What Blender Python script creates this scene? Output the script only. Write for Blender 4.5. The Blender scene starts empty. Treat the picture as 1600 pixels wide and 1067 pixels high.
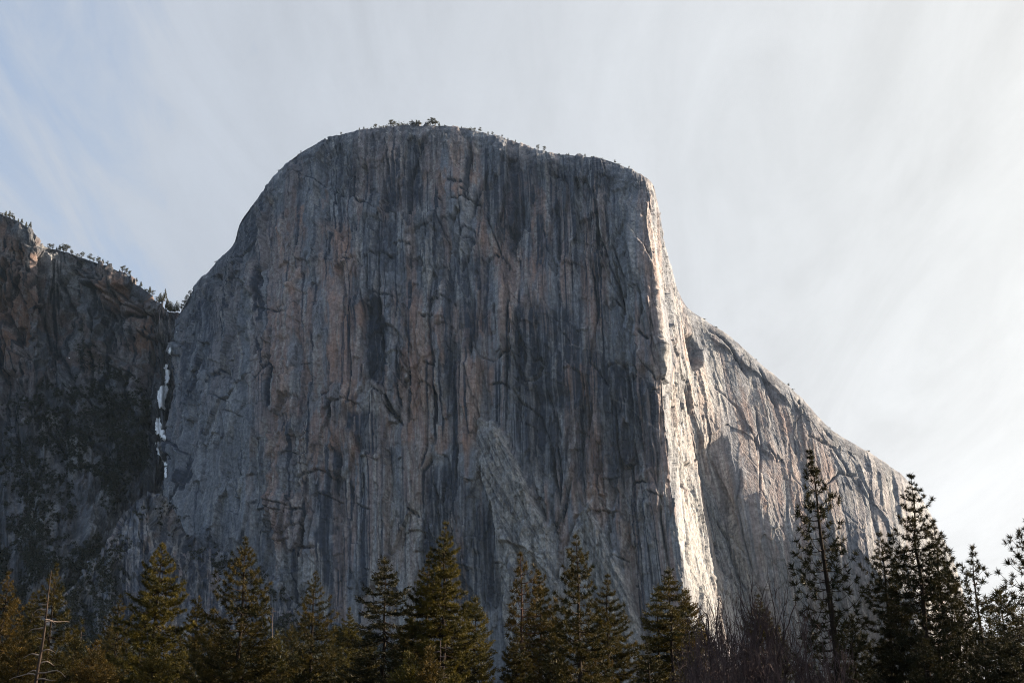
import bpy, math, random
import numpy as np
from mathutils import Vector, Matrix

random.seed(7)
rng = np.random.default_rng(11)
C = bpy.context.scene.collection
scn = bpy.context.scene

# ------------------------------------------------------------------ camera
FPX, PITCH, CAMZ = 2222.0, math.radians(20.0), 1.7
cP, sP = math.cos(PITCH), math.sin(PITCH)

def world(px, py, Y):
    """the point at forward distance Y seen in direction (px, py) of the photograph"""
    cx = (px - 800.0) / FPX
    cy = (533.5 - py) / FPX
    dy = cP - cy * sP
    dz = sP + cy * cP
    return cx * Y / dy, Y, CAMZ + dz * Y / dy

def project(X, Y, Z):
    z = Z - CAMZ
    f = Y * cP + z * sP
    u = -Y * sP + z * cP
    return 800 + FPX * X / f, 533.5 - FPX * u / f

cam = bpy.data.objects.new("camera", bpy.data.cameras.new("camera"))
C.objects.link(cam)
cam.data.sensor_width = 36.0
cam.data.lens = 36.0 * FPX / 1600.0
cam.data.clip_start = 0.5
cam.data.clip_end = 60000
cam.location = (0, 0, CAMZ)
cam.rotation_euler = (math.radians(90) + PITCH, 0, 0)
scn.camera = cam

# ------------------------------------------------------------------ numeric helpers
def h32(ix, iy, seed):
    a = (ix.astype(np.int64) * 374761393 + iy.astype(np.int64) * 668265263 + seed * 2147483647 + 1013904223) & 0xFFFFFFFF
    a = ((a ^ (a >> 13)) * 1274126177) & 0xFFFFFFFF
    a = ((a ^ (a >> 16)) * 2246822519) & 0xFFFFFFFF
    a = a ^ (a >> 15)
    return (a & 0xFFFFFF).astype(np.float64) / 16777216.0

def vnoise(x, y, seed=0):
    xi = np.floor(x); yi = np.floor(y)
    fx = x - xi; fy = y - yi
    fx = fx * fx * fx * (fx * (fx * 6 - 15) + 10); fy = fy * fy * fy * (fy * (fy * 6 - 15) + 10)
    xi = xi.astype(np.int64); yi = yi.astype(np.int64)
    a = h32(xi, yi, seed); b = h32(xi + 1, yi, seed); c = h32(xi, yi + 1, seed); d = h32(xi + 1, yi + 1, seed)
    return (a + (b - a) * fx) * (1 - fy) + (c + (d - c) * fx) * fy

def fbm(x, y, seed=0, o=4, g=0.5):
    s = 0; a = 1.0; t = 0
    for k in range(o):
        s = s + a * vnoise(x * 2 ** k + 13.7 * k, y * 2 ** k - 7.1 * k, seed + k * 17)
        t += a; a *= g
    return s / t

def worley(x, y, seed=0):
    """nearest cell: distance F1, F2, its local offsets and three random numbers"""
    xi = np.floor(x).astype(np.int64); yi = np.floor(y).astype(np.int64)
    f1 = np.full(x.shape, 9.0); f2 = np.full(x.shape, 9.0)
    dx = np.zeros(x.shape); dy = np.zeros(x.shape); cxi = xi.copy(); cyi = yi.copy()
    for i in (-1, 0, 1):
        for j in (-1, 0, 1):
            a = xi + i; b = yi + j
            qx = a + 0.08 + 0.84 * h32(a, b, seed) - x
            qy = b + 0.08 + 0.84 * h32(a, b, seed + 1) - y
            d = np.sqrt(qx * qx + qy * qy)
            m = d < f1
            f2 = np.where(m, f1, np.minimum(f2, d))
            f1 = np.where(m, d, f1)
            dx = np.where(m, -qx, dx); dy = np.where(m, -qy, dy)
            cxi = np.where(m, a, cxi); cyi = np.where(m, b, cyi)
    return f1, f2, dx, dy, h32(cxi, cyi, seed + 2), h32(cxi, cyi, seed + 3), h32(cxi, cyi, seed + 4)

def sst(a, b, x):
    t = np.clip((x - a) / (b - a), 0, 1)
    return t * t * (3 - 2 * t)

def pchip(xk, yk, x):
    xk = np.asarray(xk, float); yk = np.asarray(yk, float)
    h = np.diff(xk); d = np.diff(yk) / h
    m = np.zeros(len(xk)); m[0] = d[0]; m[-1] = d[-1]
    for i in range(1, len(xk) - 1):
        if d[i - 1] * d[i] > 0:
            w1 = 2 * h[i] + h[i - 1]; w2 = h[i] + 2 * h[i - 1]
            m[i] = (w1 + w2) / (w1 / d[i - 1] + w2 / d[i])
    i = np.clip(np.searchsorted(xk, x) - 1, 0, len(h) - 1)
    t = (x - xk[i]) / h[i]
    return ((2 * t**3 - 3 * t**2 + 1) * yk[i] + (t**3 - 2 * t**2 + t) * h[i] * m[i]
            + (-2 * t**3 + 3 * t**2) * yk[i + 1] + (t**3 - t**2) * h[i] * m[i + 1])

def grid_mesh(name, V, mask=None, attrs=None, mat=None, smooth=True):
    """V: rows x cols x 3"""
    r, c = V.shape[:2]
    idx = np.arange(r * c).reshape(r, c)
    F = np.stack([idx[:-1, :-1], idx[1:, :-1], idx[1:, 1:], idx[:-1, 1:]], -1).reshape(-1, 4)
    if mask is not None:
        F = F[mask.reshape(-1)]
    vs = V.reshape(-1, 3)
    if mask is not None:
        used, inv = np.unique(F.reshape(-1), return_inverse=True)
        vs = vs[used]; F = inv.reshape(-1, 4)
    o = raw_mesh(name, vs, F, mat, smooth)
    for k, a in (attrs or {}).items():
        at = o.data.attributes.new(k, 'FLOAT', 'POINT')
        at.data.foreach_set('value', a.reshape(-1).astype(np.float32))
    return o

def raw_data(name, vs, F, mat, smooth=False):
    me = bpy.data.meshes.new(name)
    n = F.shape[1]
    me.vertices.add(len(vs)); me.vertices.foreach_set('co', np.ascontiguousarray(vs, np.float32).reshape(-1))
    me.loops.add(F.size); me.loops.foreach_set('vertex_index', np.ascontiguousarray(F, np.int32).reshape(-1))
    me.polygons.add(len(F)); me.polygons.foreach_set('loop_start', np.arange(len(F), dtype=np.int32) * n)
    me.polygons.foreach_set('use_smooth', np.full(len(F), smooth))
    me.update(calc_edges=True)
    if mat: me.materials.append(mat)
    return me

def raw_mesh(name, vs, F, mat, smooth=False, parent=None):
    o = bpy.data.objects.new(name, raw_data(name, vs, F, mat, smooth))
    C.objects.link(o)
    if parent: o.parent = parent
    return o

def tag(o, label=None, cat=None, group=None, kind=None):
    if label: o['label'] = label
    if cat: o['category'] = cat
    if group: o['group'] = group
    if kind: o['kind'] = kind
    return o

# ------------------------------------------------------------------ materials
def new_mat(name):
    m = bpy.data.materials.new(name); m.use_nodes = True
    nt = m.node_tree; nt.nodes.clear()
    out = nt.nodes.new('ShaderNodeOutputMaterial')
    return m, nt, out

def N(nt, t, **kw):
    n = nt.nodes.new(t)
    for k, v in kw.items():
        if k in n.inputs.keys(): n.inputs[k].default_value = v
        else: setattr(n, k, v)
    return n

def mixc(nt, fac, a, b, mode='MIX'):
    n = nt.nodes.new('ShaderNodeMix'); n.data_type = 'RGBA'; n.blend_type = mode
    for s, v in ((0, fac), (6, a), (7, b)):
        if isinstance(v, bpy.types.NodeSocket): nt.links.new(v, n.inputs[s])
        elif isinstance(v, (int, float)): n.inputs[s].default_value = v
        else: n.inputs[s].default_value = (*v, 1)
    return n.outputs[2]

def math_(nt, op, a, b=None, clamp=False):
    n = nt.nodes.new('ShaderNodeMath'); n.operation = op; n.use_clamp = clamp
    for s, v in ((0, a), (1, b)):
        if v is None: continue
        if isinstance(v, bpy.types.NodeSocket): nt.links.new(v, n.inputs[s])
        else: n.inputs[s].default_value = v
    return n.outputs[0]

def ramp(nt, fac, lo, hi):
    n = nt.nodes.new('ShaderNodeMapRange'); n.clamp = True
    nt.links.new(fac, n.inputs[0]); n.inputs[1].default_value = lo; n.inputs[2].default_value = hi
    return n.outputs[0]

def noise(nt, vec, scale, detail=4, rough=0.55, stretch=None):
    if stretch:
        mp = nt.nodes.new('ShaderNodeMapping'); mp.inputs['Scale'].default_value = stretch
        nt.links.new(vec, mp.inputs['Vector']); vec = mp.outputs[0]
    n = nt.nodes.new('ShaderNodeTexNoise'); n.inputs['Scale'].default_value = scale
    n.inputs['Detail'].default_value = detail; n.inputs['Roughness'].default_value = rough
    nt.links.new(vec, n.inputs['Vector'])
    return n.outputs[0]

def rock_material(name, base, warm, dark, pale, green=None):
    m, nt, out = new_mat(name)
    tc = nt.nodes.new('ShaderNodeTexCoord').outputs['Object']
    def att(k):
        a = nt.nodes.new('ShaderNodeAttribute'); a.attribute_name = k; return a.outputs['Fac']
    n1 = noise(nt, tc, 0.02, 6, 0.6)
    n2 = noise(nt, tc, 0.22, 5, 0.7)
    n3 = noise(nt, tc, 0.16, 4, 0.6, (1, 1, 0.06))
    n4 = noise(nt, tc, 0.5, 3, 0.6, (1, 1, 0.03))
    col = mixc(nt, ramp(nt, n1, 0.35, 0.65), tuple(0.88 * c for c in base), tuple(1.1 * c for c in base))
    wf = math_(nt, 'MULTIPLY', att('warm'), ramp(nt, n3, 0.12, 0.5), True)
    col = mixc(nt, wf, col, warm)
    pf = math_(nt, 'MULTIPLY', att('pale'), ramp(nt, n2, 0.25, 0.55), True)
    col = mixc(nt, pf, col, pale)
    df = math_(nt, 'MULTIPLY', att('dark'), math_(nt, 'ADD', ramp(nt, n3, 0.25, 0.5), 0.35), True)
    col = mixc(nt, df, col, dark)
    # lichen grain and fine vertical rain streaks
    g = math_(nt, 'ADD', math_(nt, 'MULTIPLY', ramp(nt, n2, 0.3, 0.7), 0.75), 0.62)
    g = math_(nt, 'MULTIPLY', g, math_(nt, 'ADD', math_(nt, 'MULTIPLY', ramp(nt, n4, 0.3, 0.7), 0.44), 0.78))
    mm = nt.nodes.new('ShaderNodeVectorMath'); mm.operation = 'SCALE'
    nt.links.new(col, mm.inputs[0]); nt.links.new(g, mm.inputs['Scale'])
    bs = N(nt, 'ShaderNodeBsdfPrincipled', Roughness=0.85)
    bs.inputs['Specular IOR Level'].default_value = 0.25
    nt.links.new(mm.outputs[0], bs.inputs['Base Color'])
    bp = N(nt, 'ShaderNodeBump', Strength=1.0, Distance=1.7)
    nt.links.new(math_(nt, 'ADD', n2, math_(nt, 'MULTIPLY', n4, 0.8)), bp.inputs['Height'])
    nt.links.new(bp.outputs[0], bs.inputs['Normal'])
    nt.links.new(bs.outputs[0], out.inputs[0])
    return m

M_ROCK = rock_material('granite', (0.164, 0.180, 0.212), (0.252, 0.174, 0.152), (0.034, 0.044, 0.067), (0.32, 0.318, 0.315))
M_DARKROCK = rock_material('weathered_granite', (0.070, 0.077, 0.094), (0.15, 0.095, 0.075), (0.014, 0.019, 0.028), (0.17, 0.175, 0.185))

M_SPUR = rock_material('spur_granite', (0.125, 0.13, 0.145), (0.17, 0.12, 0.095), (0.026, 0.031, 0.042), (0.18, 0.18, 0.18))

def leaf_material(name, c1, c2, scale=0.6, trans=0.2):
    m, nt, out = new_mat(name)
    tc = nt.nodes.new('ShaderNodeTexCoord').outputs['Object']
    col = mixc(nt, ramp(nt, noise(nt, tc, scale, 3, 0.6), 0.35, 0.65), c1, c2)
    d = N(nt, 'ShaderNodeBsdfPrincipled', Roughness=0.6)
    d.inputs['Specular IOR Level'].default_value = 0.1
    t = nt.nodes.new('ShaderNodeBsdfTranslucent')
    nt.links.new(col, d.inputs['Base Color']); nt.links.new(col, t.inputs['Color'])
    mx = nt.nodes.new('ShaderNodeMixShader'); mx.inputs[0].default_value = trans
    nt.links.new(d.outputs[0], mx.inputs[1]); nt.links.new(t.outputs[0], mx.inputs[2])
    nt.links.new(mx.outputs[0], out.inputs[0])
    return m

def bark_material(name, c1, c2, scale=6):
    m, nt, out = new_mat(name)
    tc = nt.nodes.new('ShaderNodeTexCoord').outputs['Object']
    n = noise(nt, tc, scale, 5, 0.65, (1, 1, 0.2))
    col = mixc(nt, ramp(nt, n, 0.35, 0.65), c1, c2)
    d = N(nt, 'ShaderNodeBsdfPrincipled', Roughness=0.9); d.inputs['Specular IOR Level'].default_value = 0.08
    nt.links.new(col, d.inputs['Base Color'])
    bp = N(nt, 'ShaderNodeBump', Strength=0.6, Distance=0.05); nt.links.new(n, bp.inputs['Height']); nt.links.new(bp.outputs[0], d.inputs['Normal'])
    nt.links.new(d.outputs[0], out.inputs[0])
    return m

M_GOLD = leaf_material('golden_needles', (0.086, 0.068, 0.011), (0.021, 0.022, 0.007))
M_GREEN = leaf_material('green_needles', (0.015, 0.018, 0.007), (0.060, 0.044, 0.009))
M_DEEP = leaf_material('deep_green_needles', (0.010, 0.013, 0.007), (0.032, 0.027, 0.009))
M_YELLOW = leaf_material('yellow_green_needles', (0.075, 0.056, 0.012), (0.042, 0.036, 0.010))
M_RUST = leaf_material('rusty_needles', (0.078, 0.050, 0.010), (0.026, 0.023, 0.008))
M_FAR = leaf_material('dark_far_foliage', (0.010, 0.015, 0.013), (0.019, 0.023, 0.017), 0.05, 0.1)
M_RIM = leaf_material('rim_foliage', (0.04, 0.048, 0.03), (0.075, 0.062, 0.03), 0.2, 0.15)
M_BARK = bark_material('dark_bark', (0.010, 0.008, 0.007), (0.028, 0.020, 0.015))
M_REDBARK = bark_material('reddish_bark', (0.025, 0.015, 0.013), (0.07, 0.04, 0.032))
M_SILVER = bark_material('silver_dead_wood', (0.11, 0.09, 0.08), (0.27, 0.22, 0.19), 3)
M_DULL = bark_material('dull_dead_wood', (0.06, 0.045, 0.042), (0.16, 0.12, 0.11), 3)
M_GREYBARK = bark_material('weathered_grey_bark', (0.014, 0.011, 0.010), (0.055, 0.04, 0.034), 4)
M_TWIG = bark_material('bare_twig_bark', (0.022, 0.017, 0.018), (0.075, 0.055, 0.056), 3)

m, nt, out = new_mat('snow')
tc = nt.nodes.new('ShaderNodeTexCoord').outputs['Object']
bs = N(nt, 'ShaderNodeBsdfPrincipled', Roughness=0.6)
nt.links.new(mixc(nt, noise(nt, tc, 0.15, 4), (0.6, 0.62, 0.66), (0.82, 0.84, 0.87)), bs.inputs['Base Color'])
nt.links.new(bs.outputs[0], out.inputs[0]); M_SNOW = m
m, nt, out = new_mat('valley_floor')
tc = nt.nodes.new('ShaderNodeTexCoord').outputs['Object']
bs = N(nt, 'ShaderNodeBsdfPrincipled', Roughness=0.95)
nt.links.new(mixc(nt, ramp(nt, noise(nt, tc, 0.08, 6, 0.65), 0.35, 0.65), (0.03, 0.028, 0.016), (0.06, 0.048, 0.028)), bs.inputs['Base Color'])
nt.links.new(bs.outputs[0], out.inputs[0]); M_GROUND = m

# ------------------------------------------------------------------ hand placed rock features
# Maps over the rock face: inward offset in metres, dark water stain and painted shade, warm iron stain, pale rock and painted sunlight, plants, snow.
W0, H0, OX = 1900, 1200, 200
maps = {k: np.zeros((H0, W0), np.float32) for k in ('dep', 'dark', 'warm', 'pale', 'veg', 'snow', 'slab')}
GY, GX = np.mgrid[0:H0, 0:W0].astype(np.float32); GX = GX - OX
wobx = (fbm(GX / 22, GY / 40, 901, 3) - 0.5) * 14
woby = (fbm(GX / 22 + 50, GY / 40, 902, 3) - 0.5) * 18

def win(pts, pad):
    p = np.asarray(pts, float)
    x0 = int(max(0, p[:, 0].min() + OX - pad)); x1 = int(min(W0, p[:, 0].max() + OX + pad))
    y0 = int(max(0, p[:, 1].min() - pad)); y1 = int(min(H0, p[:, 1].max() + pad))
    return slice(y0, y1), slice(x0, x1)

def seg_dist(pts, w, wob=0.4):
    """distance to a polyline, the side of it and the position along it"""
    X = GX[w] + wobx[w] * wob; Y = GY[w] + woby[w] * wob
    best = np.full(X.shape, 1e9); side = np.zeros(X.shape); along = np.zeros(X.shape)
    L = [0]
    for a, b in zip(pts[:-1], pts[1:]): L.append(L[-1] + math.hypot(b[0] - a[0], b[1] - a[1]))
    for i, (a, b) in enumerate(zip(pts[:-1], pts[1:])):
        dx, dy = b[0] - a[0], b[1] - a[1]; l2 = dx * dx + dy * dy + 1e-6
        t = np.clip(((X - a[0]) * dx + (Y - a[1]) * dy) / l2, 0, 1)
        d = np.hypot(X - a[0] - t * dx, Y - a[1] - t * dy)
        m = d < best
        best = np.where(m, d, best); side = np.where(m, np.sign((X - a[0]) * dy - (Y - a[1]) * dx), side)
        along = np.where(m, (L[i] + t * math.sqrt(l2)) / L[-1], along)
    return best, side, along

def crack(pts, wd=1.6, depth=3.0, dark=0.6, wob=0.4):
    w = win(pts, wd * 4 + 14)
    d, s, a = seg_dist(pts, w, wob)
    tp = np.minimum(1, 6 * np.minimum(a, 1 - a) + 0.15)
    g = np.exp(-(d / (wd * (0.4 + 0.6 * tp))) ** 2) * tp
    maps['dep'][w] += depth * g
    maps['dark'][w] = np.maximum(maps['dark'][w], dark * g)  # crack stain, also painted to strengthen the weak shade in the groove

def step(pts, amt=4.0, L=18.0, side=1, wob=0.4):
    """rock on one side of the line stands proud (corner or overhang), fading with distance"""
    w = win(pts, L * 3 + 14)
    d, s, a = seg_dist(pts, w, wob)
    tp = sst(0, 0.12, a) * sst(0, 0.12, 1 - a)
    maps['dep'][w] -= amt * tp * np.exp(-d / L) * sst(-1.2, 1.2, d * s * side)

def inside(pts, w, wob=1.0):
    X = GX[w] + wobx[w] * wob; Y = GY[w] + woby[w] * wob
    r = np.zeros(X.shape, bool)
    n = len(pts); j = n - 1
    for i in range(n):
        xi, yi = pts[i]; xj, yj = pts[j]
        c = ((yi > Y) != (yj > Y)) & (X < (xj - xi) * (Y - yi) / (yj - yi + 1e-9) + xi)
        r ^= c; j = i
    return r

def blur(a, r):
    k = np.ones(2 * r + 1) / (2 * r + 1)
    for ax in (0, 1):
        p = np.pad(a, [(r, r) if i == ax else (0, 0) for i in (0, 1)], mode='edge')
        cs = np.cumsum(np.insert(p, 0, 0, axis=ax), axis=ax)
        n = a.shape[ax]
        a = (np.take(cs, range(2 * r + 1, 2 * r + 1 + n), axis=ax) - np.take(cs, range(0, n), axis=ax)) / (2 * r + 1)
    return a

def poly(key, pts, val, r=4, wob=1.0, mode='max'):
    if key in ('warm', 'pale'): r = max(1, r // 2)
    w = win(pts, r * 3 + 16)
    a = inside(pts, w, wob).astype(float)
    if r: a = blur(blur(a, r), max(1, r // 2))
    if mode == 'max': maps[key][w] = np.maximum(maps[key][w], val * a)
    else: maps[key][w] += val * a

def streak(x0, y0, x1, y1, wd, val=0.9, key='dark'):
    pts = [(x0, y0), (x1, y1)]
    w = win(pts, wd * 3 + 8)
    d, s, a = seg_dist(pts, w, 0.12)
    e = sst(0, 0.06, a) * sst(0, 0.35, 1 - a)
    g = sst(1.25, 0.8, d / wd) * e
    maps[key][w] = np.maximum(maps[key][w], val * g)

# long corners and cracks of the big face
for pts, wd, dep, dk in [
    ([(735, 222), (733, 260), (730, 300), (728, 326)], 3.0, 7, .9),
    ([(668, 205), (650, 240), (640, 290), (636, 345)], 4, 7, .9),
    ([(545, 295), (560, 315), (590, 326), (620, 332), (650, 338), (690, 330)], 2.0, 5, .8),
    ([(450, 268), (480, 275), (510, 290), (545, 312)], 2.0, 4, .7),
    ([(555, 262), (552, 300), (548, 312)], 3, 6, .9),
    ([(595, 340), (593, 430), (590, 520), (600, 570)], 2.4, 5, .8),
    ([(548, 440), (545, 520), (547, 600), (540, 690)], 1.8, 4, .8),
    ([(563, 440), (566, 520), (562, 600)], 2, 5, .8),
    ([(590, 470), (597, 540), (599, 600), (612, 640), (632, 668)], 2.6, 6, .9),
    ([(622, 510), (622, 580), (630, 650)], 1.6, 4, .8),
    ([(676, 430), (672, 520), (680, 600), (680, 700)], 1.8, 4, .8),
    ([(668, 620), (667, 700), (655, 740)], 1.6, 4, .8),
    ([(740, 460), (738, 520), (737, 560)], 4, 8, 1.),
    ([(752, 440), (746, 500), (742, 540)], 2.0, 5, .9),
    ([(712, 540), (712, 620), (718, 700), (715, 780)], 2.2, 4, .9),
    ([(793, 430), (793, 520), (792, 600), (794, 690)], 1.6, 4, .8),
    ([(794, 598), (815, 630), (840, 650), (862, 700), (870, 760), (878, 800)], 2, 5, .8),
    ([(850, 595), (862, 640), (880, 690)], 2.2, 5, .9),
    ([(770, 655), (790, 690), (830, 765), (866, 838)], 2.0, 4, .6),
    ([(868, 838), (880, 800), (892, 740)], 3.5, 6, .7),
    ([(747, 738), (760, 765), (772, 800), (782, 850)], 2.6, 6, .8),
    ([(658, 810), (660, 760), (662, 735), (680, 705)], 2.6, 6, .8),
    ([(680, 708), (700, 712), (706, 740), (708, 790)], 1.6, 3, .5),
    ([(570, 600), (592, 612), (608, 640), (628, 662)], 2.0, 4, .7),
    ([(640, 795), (655, 812)], 2.5, 5, .8),
    ([(765, 255), (755, 290), (742, 320), (735, 350)], 3, 6, .8),
    ([(705, 318), (730, 312), (760, 322)], 1.8, 5, .8),
    ([(722, 375), (735, 366), (742, 380), (728, 400), (720, 430)], 2.2, 6, .9),
    ([(760, 335), (770, 360), (785, 400)], 1.6, 4, .7),
    ([(812, 300), (812, 345), (800, 357)], 3, 6, .9),
    ([(870, 300), (872, 360), (876, 420)], 3, 5, .8),
    ([(865, 268), (880, 272), (888, 285)], 2.5, 6, .9),
    ([(930, 300), (932, 350), (950, 400), (965, 450), (980, 500)], 2, 5, .7),
    ([(958, 380), (970, 420), (975, 470)], 1.6, 4, .7),
    ([(955, 463), (970, 475), (975, 490)], 1.8, 4, .7),
    ([(996, 515), (1005, 525), (1014, 532)], 2.2, 5, .8),
    ([(1000, 430), (1005, 480), (1000, 520)], 1.6, 4, .6),
    ([(985, 330), (990, 380), (996, 430)], 1.8, 4, .5),
    ([(920, 560), (940, 585), (955, 605)], 2, 5, .7),
    ([(828, 565), (845, 560), (852, 572), (840, 582)], 1.8, 5, .8),
    ([(775, 562), (800, 545), (815, 560)], 1.8, 4, .7),
    ([(800, 590), (820, 600), (838, 590), (850, 575)], 1.8, 5, .8),
    ([(985, 720), (990, 780), (1000, 850), (1008, 930)], 1.8, 4, .7),
    ([(940, 700), (935, 760), (945, 800)], 1.6, 3, .6),
    ([(980, 755), (1000, 752), (1015, 757)], 1.8, 4, .8),
    ([(450, 460), (435, 480), (425, 560), (405, 600), (396, 625)], 2.2, 5, .8),
    ([(395, 478), (430, 485), (456, 490)], 1.6, 4, .7),
    ([(425, 545), (424, 600), (420, 640)], 1.6, 5, .9),
    ([(370, 600), (350, 580), (325, 600), (305, 660)], 2.2, 4, .7),
    ([(372, 562), (345, 600), (318, 660), (300, 720), (270, 790)], 2.4, 5, .7),
    ([(300, 700), (275, 770), (258, 815)], 2.2, 5, .8),
    ([(380, 410), (360, 470), (335, 560), (300, 640)], 2.2, 5, .6),
    ([(410, 330), (395, 390), (380, 450), (372, 520)], 2, 4, .6),
    ([(518, 560), (516, 640), (522, 700)], 2.6, 5, .9),
    ([(500, 620), (520, 605), (528, 600)], 1.6, 3, .6),
    ([(463, 850), (480, 855), (500, 857)], 2.6, 5, .6),
    ([(437, 760), (430, 800), (420, 835)], 1.2, 2.5, .6),
    ([(600, 760), (596, 830), (602, 900)], 1.6, 3, .7),
    # shoulder to the right of the nose
    ([(1110, 600), (1150, 640), (1180, 690), (1205, 720)], 1.6, 2, .3),
    ([(1180, 560), (1195, 600), (1215, 640)], 2.2, 4, .6),
    ([(1240, 625), (1275, 650), (1300, 690)], 2.4, 5, .6),
    ([(1260, 680), (1300, 700), (1340, 760)], 1.6, 3, .5),
    ([(1330, 720), (1355, 770), (1370, 830)], 1.6, 3, .5),
    ([(1180, 640), (1190, 700), (1185, 780)], 1.5, 3, .4),
    ([(1290, 760), (1310, 740), (1340, 745)], 2, 4, .6),
    ([(1115, 800), (1135, 840), (1150, 900), (1165, 940)], 2.2, 4, .6),
    ([(1150, 790), (1165, 850), (1180, 900)], 1.6, 3, .5),
    ([(1095, 505), (1130, 530), (1150, 560), (1170, 590)], 2.4, 5, .6),
]:
    crack(pts, wd, dep, dk)
# overlaps, roofs, corners whose one side stands proud
for pts, amt, L, sd in [
    ([(770, 655), (790, 690), (830, 765), (866, 838)], 12, 34, -1),
    ([(880, 980), (862, 900), (830, 860), (785, 850), (765, 780), (745, 700)], 8, 24, -1),
    ([(895, 950), (885, 850), (900, 805), (920, 795)], 7, 20, 1),
    ([(920, 795), (950, 850), (985, 930), (1000, 980)], 7, 24, -1),
    ([(545, 300), (590, 326), (650, 338), (700, 322)], 7, 30, -1),
    ([(450, 262), (500, 282), (548, 314)], 5, 24, -1),
    ([(735, 222), (730, 330)], 6, 24, -1),
    ([(668, 205), (645, 260), (636, 345)], 6, 30, -1),
    ([(740, 350), (738, 460), (737, 560)], 6, 22, 1),
    ([(597, 470), (599, 600), (632, 668)], 6, 26, 1),
    ([(518, 450), (516, 560), (522, 700)], 6, 26, 1),
    ([(985, 300), (988, 340), (992, 420), (1000, 520)], 7, 16, 1),
    ([(962, 300), (975, 360), (985, 440)], 4, 14, 1),
    ([(930, 300), (945, 380), (960, 440)], 5, 20, 1),
    ([(850, 330), (852, 400), (860, 470)], 5, 20, 1),
    ([(812, 260), (806, 357)], 6, 22, -1),
    ([(792, 430), (794, 560), (794, 690)], 4, 18, -1),
    ([(680, 430), (680, 560), (682, 700)], 4, 18, 1),
    ([(425, 540), (420, 640), (412, 740)], 4, 16, -1),
    ([(380, 400), (345, 520), (300, 680), (262, 820)], 8, 26, 1),
    ([(420, 330), (392, 440), (372, 560), (352, 700)], 7, 28, 1),
    ([(345, 430), (318, 540), (290, 660)], 5, 16, 1),
    ([(1020, 300), (1010, 340), (1020, 400)], 4, 12, -1),
    ([(1100, 520), (1150, 560), (1200, 600), (1240, 640)], 3.5, 20, 1),
    ([(1150, 640), (1180, 690), (1212, 724)], 2.5, 20, 1),
    ([(1390, 720), (1402, 760), (1405, 820)], 3, 12, 1),
]:
    step(pts, amt, L, sd)
# many smaller corners, arches, ledges and flakes spread over the wall
fr = random.Random(41)
def on_wall(x, y):
    top = np.interp(x, [300, 370, 455, 540, 690, 850, 960, 1020], [455, 370, 249, 207, 196, 237, 252, 290])
    return y > top + 14 and x < 1015 + (y - 300) * .085
for k in range(46):       # long vertical corners
    x, y = fr.uniform(395, 1050), fr.uniform(215, 820); L = fr.uniform(50, 190)
    if not on_wall(x, y): continue
    sl = (720 - x) * .0003
    pts = [(x, y), (x - L * .33 * sl + fr.uniform(-4, 4), y + L * .33), (x - L * .7 * sl + fr.uniform(-5, 5), y + L * .7), (x - L * sl, y + L)]
    wd = fr.uniform(.9, 2.4); crack(pts, wd, wd * 2.2, fr.uniform(.5, .95))
    step(pts, fr.uniform(3, 7), fr.uniform(10, 24), fr.choice((-1, 1)))
for k in range(56):       # arches: overlaps, underside shade painted in as a dark crack
    x, y = fr.uniform(300, 1040), fr.uniform(220, 930); a, b = fr.uniform(6, 34), fr.uniform(5, 30)
    if not on_wall(x, y) or (x < 400 and k % 3): continue
    t0, t1 = fr.uniform(-.2, .9), fr.uniform(1.8, 3.4)
    pts = [(x + a * math.cos(t), y - b * math.sin(t)) for t in np.linspace(t0, t1, 6)]
    wd = fr.uniform(.9, 2.0); crack(pts, wd, wd * 1.5, fr.uniform(.3, .75), .6)
    step(pts, fr.uniform(2, 5), fr.uniform(6, 14), -1, .6)
for k in range(90):       # short ledges and roofs
    x, y = fr.uniform(280, 1050), fr.uniform(215, 960); L = fr.uniform(5, 34)
    if not on_wall(x, y) or (x < 420 and k % 4): continue
    dy = fr.uniform(-.45, .45)
    pts = [(x, y), (x + L * .5, y + dy * L * .5 + fr.uniform(-2, 2)), (x + L, y + dy * L)]
    wd = fr.uniform(.8, 1.8); crack(pts, wd, wd * 1.5, fr.uniform(.3, .8), .6)
    step(pts, fr.uniform(1.5, 4), fr.uniform(5, 12), fr.choice((-1, 1)), .6)
for k in range(45):       # slanting flake edges, leaning away from the centre
    x, y = fr.uniform(270, 1050), fr.uniform(230, 900); L = fr.uniform(25, 110)
    if not on_wall(x, y): continue
    an = (.45 if x < 430 else .2 if x < 620 else -.35) + fr.uniform(-.25, .25)
    pts = [(x, y), (x - an * L * .5 + fr.uniform(-3, 3), y + L * .5), (x - an * L * 1.1, y + L)]
    wd = fr.uniform(.8, 1.7); crack(pts, wd, wd * 2, fr.uniform(.3, .8), .6)
    step(pts, fr.uniform(3, 6), fr.uniform(8, 22), fr.choice((-1, 1)), .6)
for k in range(60):       # shoulder right of the nose: curved slab edges
    x, y = fr.uniform(1100, 1440), fr.uniform(500, 950)
    if y < np.interp(x, [1100, 1250, 1400, 1440], [510, 630, 745, 795]) + 8: continue
    L = fr.uniform(15, 80); an = -.55 + fr.uniform(-.5, .7)
    pts = [(x, y), (x - an * L * .4, y + L * .45), (x - an * L * 1.0, y + L)]
    wd = fr.uniform(.8, 1.6); crack(pts, wd, wd * 1.3, fr.uniform(.2, .5), .6)
    step(pts, fr.uniform(1, 2.6), fr.uniform(10, 26), fr.choice((-1, 1)), .6)
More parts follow.
